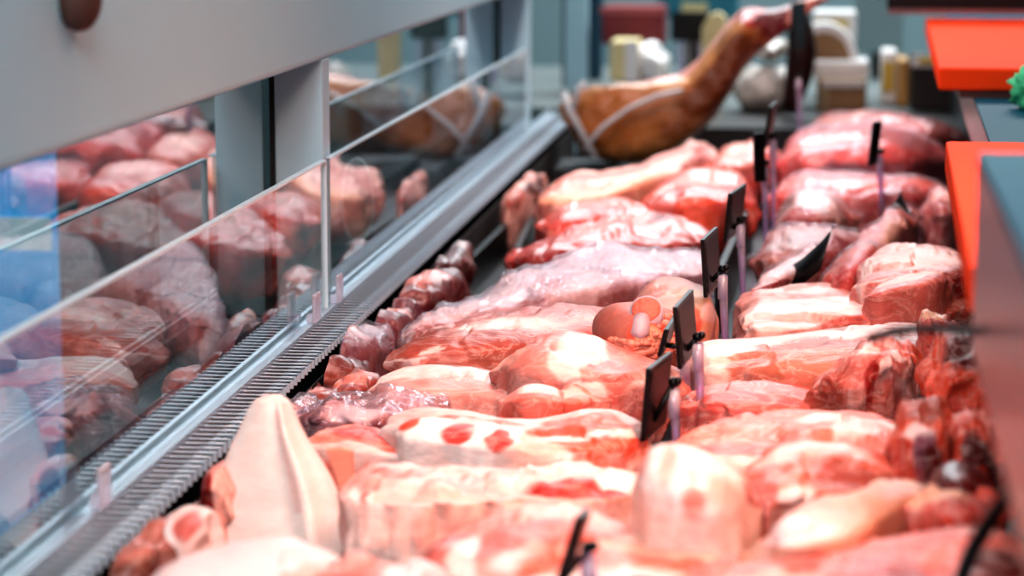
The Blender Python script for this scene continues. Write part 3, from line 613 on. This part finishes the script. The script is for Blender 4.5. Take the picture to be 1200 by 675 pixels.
meat('folded_pork_chop', 'folded pork chop with pale rim, right of the plastic wrapped slab', 'pork chop', [(997, 325, 345), (1010, 304, 346), (1040, 285, 345), (1080, 278, 342), (1120, 280, 338), (1150, 290, 332)], ('pink', 'rose'),
     [('fat', .12, .6, .08, .5), ('rose', .22, .55, .12, .2), ('pale', .55, .8, .35, .25, .5), ('fat', .45, .35, .3, .06, .4), ('deep', .82, .3, .14, .2)], k=.5, zb=.02, p=4, amp=.004)
meat('small_pork_slice', 'small pink slice draped over the front of the folded chop', 'pork slice', [(1015, 340, 350), (1035, 326, 350), (1070, 316, 346), (1105, 312, 340), (1118, 320, 336)], ('pink', 'rose'), [('pale', .5, .9, .4, .15)], k=.6, zb=.025, p=6, amp=.002, marb=.1)
meat('red_steak_piece', 'deep pink steak lying below the large belly, right of sharp tag', 'steak', [(800, 462, 484), (825, 446, 488), (880, 444, 490), (940, 454, 488), (1000, 470, 486)], ('red', 'rose'), [('rose', .3, .9, .3, .15), ('fat', .85, .7, .14, .25)], k=.5, zb=-.005, p=5, amp=.004)
meat('large_pork_round', 'broad pink pork round with a pale fat strip, in front of the deep pink steak', 'pork round', [(795, 498, 545), (830, 480, 556), (890, 476, 566), (950, 474, 570), (1010, 474, 568), (1050, 482, 552), (1080, 500, 535)], ('#d06a58', '#dd8a78'),
     [('fat', .75, .95, .25, .1, .4), ('brown', .3, .7, .25, .1, .6), ('pale', .25, .4, .15, .2, .6), ('fat', .5, .55, .12, .1, .6), ('pink', .8, .5, .2, .3, .6)], k=.42, zb=.0, p=5, amp=.006, fold=.003)
meat('bone_in_chop', 'ragged bone in chop standing right of the large belly', 'pork chop', [(958, 440, 476), (985, 410, 480), (1015, 392, 480), (1050, 388, 476), (1085, 398, 470)], ('rose', 'tan'),
     [('fat', .45, .75, .1, .12), ('fat', .6, .35, .06, .16), ('white', .72, .55, .07, .14), ('orange', .85, .8, .15, .3), ('brown', .15, .4, .14, .4), ('deep', .5, .3, .05, .12)], k=.75, zb=.005, p=4, amp=.012, ns=22, mat=FRILL, marb=.5)
# --- right foreground, ragged bones
ragd = dict(mat=FRILL, amp=.014, ns=26, marb=.35)
meat('neck_bone', 'ragged orange red neck bone lump at top of the pile, before pale slab end', 'meaty bone', [(1068, 372, 400), (1080, 360, 410), (1100, 358, 412), (1125, 366, 408)], ('red', 'orange'), [('peach', .4, .9, .3, .2, .6)], k=.8, zb=.03, p=3, **ragd)
meat('neck_bone', 'tall dark red neck bone block at right edge, beside the steel scale', 'meaty bone', [(1082, 420, 500), (1100, 388, 510), (1130, 384, 512), (1160, 392, 510), (1185, 410, 500)], ('#b03018', '#d45a34'), [('dark', .5, .75, .3, .25, .6), ('orange', .15, .5, .12, .4, .6), ('dark', .8, .4, .2, .4, .6), ('orange', .6, .2, .2, .12, .6)], k=.75, zb=.015, p=4, **ragd)
meat('neck_bone', 'grey red vertebra with pale rim, left of the dark red neck bone block', 'meaty bone', [(1036, 500, 560), (1050, 470, 575), (1080, 462, 580), (1110, 470, 578), (1128, 490, 560)], ('#d8603c', '#b03c26'), [('fat', .42, .6, .2, .16, .5), ('purple', .5, .42, .16, .2, .5), ('dark', .62, .3, .12, .14, .5), ('dark', .9, .5, .12, .3, .6), ('brown', .5, .9, .25, .15, .5)], k=.75, zb=.02, p=3.5, **ragd)
meat('neck_bone', 'red vertebra with painted dark hollow at far right, before the dark block', 'meaty bone', [(1100, 510, 575), (1120, 486, 588), (1150, 484, 590), (1182, 500, 580)], ('#b83620', '#d85a36'), [('dark', .45, .6, .28, .3, .4), ('dark', .8, .35, .2, .2, .5), ('orange', .15, .6, .1, .3, .5)], k=.75, zb=.02, p=3.5, **ragd)  # hollow is a dark colour patch, its shade painted in
meat('dark_liver_piece', 'small dark red liver piece between the neck bones and steel scale', 'liver', [(1085, 556, 590), (1105, 545, 596), (1135, 545, 598), (1168, 560, 590)], ('dark', '#7a2018'), [], k=.6, zb=.04, p=3, mat=MEATD, marb=0, seam=0, blush=0)
meat('orange_frilly_trim', 'orange frilly trim at lower right, before the neck bones', 'meat trim', [(1060, 580, 610), (1090, 562, 620), (1130, 556, 624), (1175, 575, 620)], ('orange', 'red'), [('peach', .3, .8, .3, .2)], k=.5, zb=.04, p=4, **ragd)
meat('cream_fat_shank', 'large cream shank face in the right foreground, before the tags', 'pork shank', [(745, 575, 620), (756, 528, 640), (785, 508, 650), (820, 516, 650), (855, 534, 646), (882, 560, 634), (892, 590, 615)], ('fat', 'cream'),
     [('white', .5, .6, .35, .4, .6), ('pink', .1, .8, .04, .25, .5), ('pink', .55, .35, .1, .12, .7), ('pale', .3, .65, .06, .25, .6), ('rose', .95, .8, .06, .3), ('purple', .4, -.05, .5, .1, .6), ('pale', .75, .5, .12, .2, .8)], k=.7, zb=.02, p=6, ex=3.6, amp=.007, marb=.2, mcol='#e79a8c', rag=.01)
meat('veined_pork_muscle', 'brown pink muscle with pale seams, between cream shank and neck bones', 'pork muscle', [(868, 540, 600), (890, 525, 606), (930, 512, 606), (980, 510, 600), (1030, 522, 590), (1062, 545, 575)], ('#dc8672', '#c86652'),
     [('fat', .45, .97, .3, .1, .6), ('fat', .32, .4, .12, .14, .6), ('cream', .45, .2, .16, .1, .6), ('rose', .14, .45, .1, .3), ('brown', .68, .62, .26, .28, .5)], k=.5, zb=.02, p=4, amp=.007)
meat('pale_fat_strip', 'long peach coloured fat strip right of the cream shank, pointing right', 'pork fat', [(880, 625, 645), (910, 600, 656), (950, 580, 656), (1000, 568, 646), (1040, 556, 620), (1070, 548, 600), (1084, 560, 585)], ('cream', 'peach'),
     [('white', .3, .6, .25, .3, .6), ('peach', .8, .3, .15, .25, .6), ('tan', .5, .05, .4, .12, .6), ('cream', .85, .9, .12, .3)], k=.5, zb=.04, p=3.5, amp=.005, mat=SKINM)
meat('red_flank_piece', 'blurred red pink flank along the bottom right edge', 'flank', [(770, 660, 730), (840, 640, 732), (920, 640, 735), (1000, 622, 738), (1080, 610, 735), (1150, 605, 735), (1200, 625, 730), (1240, 660, 725)], ('#c8604e', '#d98270'),
     [('deep', .6, .7, .3, .25, .7), ('orange', .8, .85, .15, .2, .6), ('pale', .25, .8, .2, .2, .6), ('red', .45, .6, .1, .3, .6), ('dark', .9, .5, .1, .5, .6)], k=.45, zb=.03, p=5, amp=.008)
# --- back left
G3 = None
meat('glossy_red_tenderloin', 'long glossy red tenderloin behind the wrapped rib rack', 'tenderloin', [(592, 296, 312), (612, 278, 316), (660, 262, 318), (710, 246, 312), (760, 236, 305), (800, 244, 302), (832, 262, 296)], ('red', 'rose'), [('pink', .6, .9, .3, .2, .6), ('deep', .3, .25, .25, .2, .6), ('deep', .75, .95, .06, .1)], k=.5, zb=-.02, p=4, mat=MEATD, amp=.008, marb=.1, fold=.004)
meat('red_muscle_lump', 'red glossy lump resting behind the long tenderloin, left', 'meat lump', [(632, 250, 276), (650, 235, 280), (690, 224, 276), (730, 224, 268), (765, 240, 262)], ('red', 'orange'), [('pink', .5, .9, .3, .25, .6)], k=.55, zb=-.015, p=3.5, mat=MEATD, marb=.08)
meat('pale_skin_slab', 'long pale pink skin slab before the cured ham, rising to the right', 'pork slab', [(632, 222, 248), (655, 200, 250), (700, 196, 246), (740, 186, 238), (780, 168, 226), (815, 155, 215), (838, 158, 204)], ('pale', 'skin'),
     [('pink', .5, .95, .5, .12, .6), ('rose', .93, .7, .06, .4), ('rose', .08, .3, .1, .2, .6), ('peach', .4, .4, .4, .25, .6)], k=.5, zb=-.015, p=6, amp=.005, mat=SKINM)
meat('orange_red_lump', 'shiny orange red lump in front of the pale skin slab', 'meat lump', [(752, 232, 248), (765, 212, 256), (800, 198, 260), (840, 194, 260), (870, 204, 256), (888, 224, 248)], ('orange', 'red'), [('pink', .5, .95, .3, .2, .6), ('rose', .2, .5, .15, .3)], k=.55, zb=-.015, p=3, mat=MEATD, amp=.007, marb=.06)
meat('far_pink_lump', 'pink lump behind the shiny orange red lump', 'meat lump', [(826, 190, 205), (845, 168, 212), (875, 156, 212), (900, 152, 208), (914, 168, 200)], ('pink', 'red'), [('pale', .5, .9, .3, .2, .6)], k=.55, zb=-.015, p=3, mat=MEATD, marb=.08)
meat('cut_leg_end', 'brown ended leg cut beside the rail, left of the pale skin slab', 'pork leg', [(592, 225, 252), (604, 205, 255), (622, 197, 250), (640, 200, 240)], ('tan', 'pale'), [('dark', .85, .7, .2, .35), ('brown', .5, .4, .3, .2)], k=.6, zb=-.03, p=3, marb=.1)
# --- back right
meat('wrapped_beef_round', 'big red beef round in clear wrap, behind the lone thin tag', 'wrapped beef', [(908, 178, 208), (925, 152, 214), (970, 140, 214), (1030, 140, 212), (1080, 150, 208), (1118, 172, 200)], ('red', '#d2504a'),
     [('pink', .3, .75, .25, .2, .6), ('deep', .85, .6, .2, .6, .5), ('purple', .4, .15, .3, .15, .6), ('pale', .25, .65, .15, .06, .6)], k=.6, zb=-.015, p=3, mat=MEATD, wrap=FILM, amp=.006, marb=.15)
meat('dark_beef_piece', 'dark red beef piece farthest back, peeking over the big wrapped round', 'beef', [(935, 150, 165), (960, 130, 170), (1010, 126, 172), (1070, 130, 172), (1110, 142, 168), (1130, 156, 164)], ('deep', 'dark'), [('pink', .3, .8, .25, .2, .5), ('red', .55, .6, .2, .3, .5)], k=.6, zb=-.01, p=3, mat=MEATD, marb=.3)
meat('wrapped_red_roll', 'long red wrapped roll lying before the big beef round', 'wrapped beef', [(905, 215, 245), (925, 198, 250), (980, 196, 252), (1040, 200, 252), (1090, 204, 248), (1116, 216, 240)], ('red', 'orange'), [('deep', .7, .3, .3, .3, .5), ('pink', .3, .85, .3, .2, .6)], k=.6, zb=-.02, p=4, mat=MEATD, wrap=FILM, marb=.3)
meat('wrapped_brown_cut', 'brownish marbled cut in wrinkled wrap, before the long red roll', 'wrapped meat', [(908, 250, 270), (922, 226, 276), (950, 214, 276), (980, 222, 272), (1002, 244, 264)], ('#b5553f', '#a08070'), [('fat', .5, .8, .2, .2, .6), ('deep', .3, .3, .2, .3)], k=.6, zb=-.01, p=3, wrap=FILM, marb=.6)
meat('wrapped_dark_cut', 'mottled dark cut in wrap, behind the black tray', 'wrapped meat', [(885, 295, 315), (895, 268, 322), (930, 256, 322), (980, 254, 316), (1015, 262, 300)], ('#b0503f', '#b07a62'), [('grey', .35, .7, .3, .2, .6), ('deep', .7, .4, .2, .3)], k=.6, zb=-.015, p=3.5, wrap=FILM, marb=.6)
meat('plastic_wrapped_slab', 'orange red slab in film with a pointed black tray corner, centre right', 'wrapped meat', [(968, 318, 340), (985, 296, 345), (1010, 268, 340), (1035, 246, 320), (1058, 232, 290), (1075, 238, 270)], ('orange', 'tan'), [('red', .3, .4, .25, .3, .5), ('peach', .7, .6, .15, .3, .6)], k=.6, zb=0.0, p=5, wrap=FILM, marb=.25, amp=.004)
meat('small_wrapped_piece', 'small wrapped pale red piece against the near orange board', 'wrapped meat', [(1083, 245, 262), (1092, 222, 266), (1108, 216, 266), (1130, 230, 258)], ('rose', 'deep'), [('pale', .5, .8, .3, .2)], k=.6, zb=-.01, p=3, wrap=FILM, marb=.4)
# black trays with upturned pointed corners
def tray(name, pts_front, pts_back, Yq, lab, dark=BLACK):
    a = [onY(x, y, Yq + dy) for x, y, dy in pts_front]; b_ = [onY(x, y, Yq + dy) for x, y, dy in pts_back]; n = len(a); V = []
    m = 24; ta = np.linspace(0, 1, m)
    A = np.array([tuple(p_) for p_ in a]); Bk = np.array([tuple(p_) for p_ in b_]); t0 = np.linspace(0, 1, n)
    Ai = np.stack([np.interp(ta, t0, A[:, i]) for i in range(3)], 1); Bi = np.stack([np.interp(ta, t0, Bk[:, i]) for i in range(3)], 1)
    for off in (0, .003):
        for i in range(m): V.append(Ai[i] + [0, off, 0]); V.append(Bi[i] + [0, off, 0])
    Fc = []; k_ = 2 * m
    for i in range(m - 1):
        Fc += [(2 * i, 2 * i + 2, 2 * i + 3, 2 * i + 1), (k_ + 2 * i, k_ + 2 * i + 1, k_ + 2 * i + 3, k_ + 2 * i + 2), (2 * i, k_ + 2 * i, k_ + 2 * i + 2, 2 * i + 2), (2 * i + 1, 2 * i + 3, k_ + 2 * i + 3, k_ + 2 * i + 1)]
    Fc += [(0, 1, k_ + 1, k_), (2 * m - 2, k_ + 2 * m - 2, k_ + 2 * m - 1, 2 * m - 1)]
    o = link(name, me_from(V, Fc, True), dark); return o
o = tray('black_tray', [(880, 342, -.02), (910, 340, -.02), (940, 334, -.02), (962, 316, -.01), (976, 264, .0)], [(880, 338, .03), (912, 320, .03), (940, 304, .02), (962, 284, .01), (978, 266, .0)], 2.40, '')
tag(o, 'black tray with upturned pointed corner, holding a wrapped cut', 'tray')
meat('tray_wrapped_cut', 'pale film wrapped cut lying in the upturned black tray', 'wrapped meat', [(880, 332, 342), (895, 320, 340), (920, 304, 333), (945, 288, 318), (962, 280, 300)], ('pale', 'grey'), [('white', .4, .7, .3, .3, .6), ('deep', .3, .2, .3, .2)], k=.5, zb=.004, p=4, wrap=FILM, marb=.4, amp=.003)
o2 = tray('black_tray', [(1040, 262, .0), (1056, 262, -.01), (1068, 262, -.01), (1072, 256, -.005)], [(1036, 256, .01), (1048, 238, .01), (1056, 224, .01), (1064, 246, .005)], 2.78, '')
tag(o2, 'black tray corner poking up from the orange red wrapped slab', 'tray')
# dividers between the trays on the deck
def divider(x0, y0, x1, y1, lab, h0=-.072, h1=.0):
    a, c = onz(x0, y0, h1), onz(x1, y1, h1); d_ = (c - a).normalized(); w = Vector((d_.y, -d_.x, 0)) * .004
    o = B().prism([a - w - Vector((0, 0, h1 - h0)), a + w - Vector((0, 0, h1 - h0)), c + w - Vector((0, 0, h1 - h0)), c - w - Vector((0, 0, h1 - h0))], Vector((0, 0, h1 - h0))).obj('tray_divider', BLACK, bev=.001)
    tag(o, lab, 'divider')
divider(842, 318, 880, 232, 'black tray divider running under the row of price tags', h1=-.005)
divider(505, 345, 592, 262, 'black tray divider left of the glossy tenderloin', h1=-.03)
divider(606, 290, 640, 215, 'black tray divider beside the rail, left of the red lump', h1=-.035)

# ================================================================== FAR END
HAMC = simple('ham_rind', '#7a4a22', .4, 0, .35, 20, bump=.2, coat=.3)
YH = 3.95
ham = meat('cured_ham', 'whole cured ham leg with brown rind, its shank rising to the upper right', 'ham', [(658, 100, 150), (680, 92, 178), (715, 92, 188), (760, 96, 186), (800, 88, 172), (832, 58, 146), (856, 30, 112), (876, 14, 76), (900, 12, 54), (925, 4, 36), (950, -8, 18), (975, -22, 2)], ('#d2a066', '#a47a44'),
     [('#a8743e', .2, .3, .2, .3, .8), ('#e8aca0', .28, .95, .44, .2, .3), ('pale', .2, 1.0, .3, .13, .4), ('pale', .5, .97, .2, .15, .5), ('pale', .62, .95, .08, .16, .5), ('deep', .73, .8, .07, .4, .4), ('red', .74, .7, .04, .2, .6), ('wine', .82, .5, .06, .9, .4), ('pale', .89, .6, .03, .9, .3), ('tan', .97, .5, .06, 1.5, .3), ('#6e451f', .58, .15, .2, .3, .7)], Y=YH, d=.08, p=6, amp=.005, mat=MEATD, skirt=.0, marb=.05, blush=0, seam=.15)
# acrylic cradle carrying the ham
t = empty('ham_cradle', (ham.location.x, YH, ZD), 'clear acrylic cradle carrying the cured ham, white looking edges', 'ham stand')
def bar(pts, r=.006): return B().tube([tuple(onY(x, y, Y_)) for x, y, Y_ in pts], r, 8)
EDG = simple('white_acrylic_edge', '#c9ced2', .3, 0, .05)
bar([(660, 108, YH - .1), (668, 130, YH - .1), (698, 186, YH - .1)]).obj('cradle_edge', EDG, t, True)
bar([(684, 176, YH - .1), (705, 150, YH - .1), (735, 128, YH - .1), (770, 112, YH - .1), (800, 106, YH - .1)], .004).obj('cradle_edge', EDG, t, True)
bar([(672, 128, YH - .1), (678, 104, YH - .1), (686, 96, YH - .1)], .005).obj('cradle_edge', EDG, t, True)
for x_ in (690, 800):
    q = onY(x_, 190, YH); B().box(q.x - .05, q.x + .05, YH - .1, YH + .06, ZD, ZD + .02).obj('cradle_base', simple('dark_base', '#1b1719', .4), t)
# back shelf
struct(B().box(-.9, 1.2, 4.601, 5.7, 0, ZH - .02).obj('trim_1', simple('back_counter', '#59605f', .5)))
def bg(name, lab, cat, x0, y0, x1, y1, Yq, mat, group=None, dy=.12, parts=()):
    a = onY(x0, y1, Yq); c = onY(x1, y0, Yq); sh = ZH - .0195
    if a.z < sh + .03: a.z = sh
    t = empty(name, ((a.x + c.x) / 2, Yq + dy / 2, a.z), lab, cat, group)
    B().box(a.x, c.x, Yq, Yq + dy, a.z, c.z, bev=min(.008, (c.z - a.z) * .2)).obj('body', mat, t)
    if a.z > sh: B().box(a.x * .65 + c.x * .35, a.x * .35 + c.x * .65, Yq + dy * .3, Yq + dy * .7, sh, a.z + .001).obj('support', DKB, t)
    for (nm, u0, v0, u1, v1, mt, out_) in parts:
        B().box(a.x + (c.x - a.x) * u0, a.x + (c.x - a.x) * u1, Yq - out_, Yq + .002, a.z + (c.z - a.z) * v0, a.z + (c.z - a.z) * v1).obj(nm, mt, t)
    return t
CHE = simple('cheese', '#e4d29c', .5, 0, .2, 12); WHI = simple('white_wrap', '#e8e4e2', .35, 0, .2, 20, bump=.4); CARD = simple('brown_wrap', '#8d6a48', .4, 0, .2, 12); DRB = simple('dark_red_card', '#7e1a22', .45, 0, .2, 10)
TEAL = simple('teal_cloth', '#2e7f92', .6, 0, .2, 8); DKB = simple('dark_brown_block', '#211814', .5, 0, .3, 15); YEL = simple('yellow_label', '#cfae4a', .5, 0, .2, 10); WOOD = simple('pale_wood', '#b98d52', .5, 0, .2, 10); TEALG = simple('teal_grey_panel', '#8fa9ad', .5, 0, .1, 4); NAVY = simple('deep_teal_panel', '#17465a', .5, 0, .2, 5)
bg('red_box', 'dark red box behind the left part of the ham', 'box', 705, 8, 778, 52, 4.95, DRB, parts=[('lid', -.02, .8, 1.02, 1.0, simple('light_red', '#b4585c', .5), .006)])
bg('cheese_block', 'cream cheese block under the dark red box, behind the ham', 'cheese', 714, 48, 748, 96, 4.8, CHE, parts=[('wrap', .55, 0, 1.0, 1.0, WHI, .005)])
V_, Fc_, _, _ = blob(tuple(onY(762, 76, 4.85)), (.04, .05, .045), 9, .3)
tag(link('cheese_ball', me_from(V_, Fc_), WHI), 'white wrapped round cheese right of the cream block, behind the ham', 'cheese')
pt = bg('sign_holder', 'black sign on violet stems, behind the middle of the ham', 'sign', 786, 14, 832, 48, 4.9, BLACK, dy=.01)
for x_ in (797, 806, 820): B().tube([tuple(onY(x_, 48, 4.905)), tuple(onY(x_ + 1, 100, 4.905))], .004, 8).obj('stem', PURPLE, pt, True)
a = [onY(x_, y_, 4.72) for x_, y_ in ((823, 118), (822, 34), (830, 18), (842, 14), (850, 20), (852, 34), (848, 60), (846, 118))]
tag(B().prism(a, Vector((0, .04, 0))).obj('cheese_wedge', CHE, bev=.004), 'pale cheese wedge standing behind the bend of the ham', 'cheese')
bg('shop_board', 'deep teal upright board left of the dark red box', 'board', 686, -30, 706, 96, 5.3, NAVY, dy=.03)
bg('teal_sheet', 'teal printed sheet above the black sign at the back', 'sheet', 770, -20, 866, 22, 5.5, TEAL, dy=.02, parts=[('print', .3, .1, .62, .45, CHE, .004)])
# wrapped cheeses in the middle back
for (cx, cy, rx, rz, lab) in ((895, 104, .055, .045, 'large grey white wrapped cheese under the ham shank'), (905, 58, .03, .022, 'small white wrapped cheese on top, below the ham shank')):
    V_, Fc_, _, _ = blob(tuple(onY(cx, cy, 4.6)), (rx, .06, rz), cx, .35); V_[:, 2] = np.maximum(V_[:, 2], ZH - .0195); tag(link('wrapped_cheese', me_from(V_, Fc_), simple('grey_white_wrap', '#d8cfc6', .3, 0, .35, 25, bump=.5)), lab, 'cheese')
# dark cured sausage
st_ = [(936, 0), (937, 20), (938, 34), (940, 60), (936, 90), (930, 112), (924, 132)]
o = B().tube([tuple(onY(x_, y_, 4.45)) for x_, y_ in st_], [.016, .018, .024, .028, .025, .02, .014], 18).obj('cured_sausage', simple('dark_casing', '#33110f', .4, 0, .3, 20, bump=.2), None, True)
tag(o, 'dark cured sausage standing upright behind the farthest tag', 'sausage')
# half round cheese on a white block
t = empty('rind_cheese', tuple(onY(982, 72, 4.7)), 'half wheel of brown cheese with white rind, right of the dark sausage', 'cheese')
def halfdisc(cx, cy, rx, ry, Yq, a0=0, a1=PI): return [onY(cx + rx * math.cos(q_), cy - ry * math.sin(q_), Yq) for q_ in np.linspace(a0, a1, 24)]
B().prism(halfdisc(966, 74, 40, 46, 4.7), Vector((0, .1, 0))).obj('rind', WHI, t)
B().prism(halfdisc(966, 70, 30, 32, 4.695), Vector((0, .006, 0))).obj('cut_face', CARD, t)
bg('paper_pack', 'white and yellow paper pack behind the half wheel cheese', 'package', 952, 14, 1004, 50, 4.9, WHI, parts=[('label_band', .05, .5, .8, .75, YEL, .003)])
bg('white_block', 'white wrapped block under the half wheel cheese', 'package', 952, 72, 1018, 91, 4.65, WHI)
bg('brown_pack', 'brown pack in shiny wrap behind the dark beef piece', 'package', 956, 93, 1016, 140, 4.6, CARD, parts=[('painted_shine_top', .1, .75, .95, .98, simple('shine_paint', '#d9d2cc', .2), .006), ('side', 0, 0, .25, .8, simple('tan_side', '#a68a68', .4), .004)])  # pale top strip is a highlight painted onto the wrap
bg('grey_back_panel', 'blank grey teal panel high behind the packs, left of the far board', 'panel', 1000, -40, 1062, 62, 5.4, TEALG, dy=.02)
bg('yellow_pack', 'tall pack with yellow label left of the dark block', 'package', 1032, 60, 1052, 128, 4.75, WHI, parts=[('label_panel', .05, .25, .8, .8, YEL, .004)])
bg('wood_box_side', 'narrow wooden box edge between yellow pack and dark block', 'box', 1051, 70, 1066, 132, 4.7, WOOD)
bg('dark_block', 'dark brown block with white top beside the far orange board', 'package', 1066, 66, 1150, 160, 4.62, DKB, parts=[('white_top', 0, .8, 1.0, .95, WHI, .006), ('gold_label', .1, .86, .6, .97, YEL, .01)])

# ================================================================== LIGHT
def area(name, loc, size, sy, power, col, rot=(0, 0, 0)):
    l = bpy.data.lights.new(name, 'AREA'); l.shape = 'RECTANGLE'; l.size = size; l.size_y = sy; l.energy = power; l.color = col
    o = bpy.data.objects.new(name, l); COL.objects.link(o); o.location = loc; o.rotation_euler = rot; return o
area('meat_lamp_light', (-.22, 2.3, 2.45), .25, 3.6, 13.5, (1, .96, .98))

def aim(o, t): o.rotation_euler = (Vector(t) - o.location).to_track_quat('-Z', 'Y').to_euler(); return o
b_ = aim(area('back_meat_fill_light', (-.25, 2.7, 2.2), .12, .8, 5.5, (1, .74, .68)), (-.05, 3.35, .95)); b_.data.spread = math.radians(80)  # added unseen warm light that reddens the back meat
n_ = aim(area('near_fill_light', (-.15, .35, 1.9), .6, .4, 3.7, (1, .95, .96)), (-.12, 1.6, .95)); n_.data.spread = math.radians(80)  # added unseen fill that brightens the near front faces
r_ = aim(area('red_lamp_light', (.5, 1.3, 2.0), .2, 1.0, 7, (1, .40, .26)), (.17, 1.6, .95)); r_.data.spread = math.radians(70)
aim(area('front_fill_light', (.5, -.7, 2.3), 1.4, 1.0, 6.5, (1, .96, .97)), (-.1, 2.2, .95))
area('shop_light', (.2, 5.9, 2.7), 2.5, 1.5, 165, (.86, .95, 1))
aim(area('customer_side_fill_light', (-1.6, 1.9, 2.5), 0.8, 2, 14, (.8, .92, 1)), (-1.3, 2.9, 1.0))  # added unseen light to brighten the blue panel
w = bpy.data.worlds.new('world'); sc.world = w; w.use_nodes = True
w.node_tree.nodes['Background'].inputs[0].default_value = (.75, .88, 1, 1); w.node_tree.nodes['Background'].inputs[1].default_value = .18
for o in bpy.data.objects:
    if o.parent is None and o.name.startswith('neck_bone'): o['group'] = 'meaty neck bones by the steel scale'
    if o.parent is None and o.name.startswith('tray_divider'): o['group'] = 'black dividers between the trays'
    if o.parent is None and o.name.startswith('splash_guard'): o['group'] = 'low glass panes on the rail'
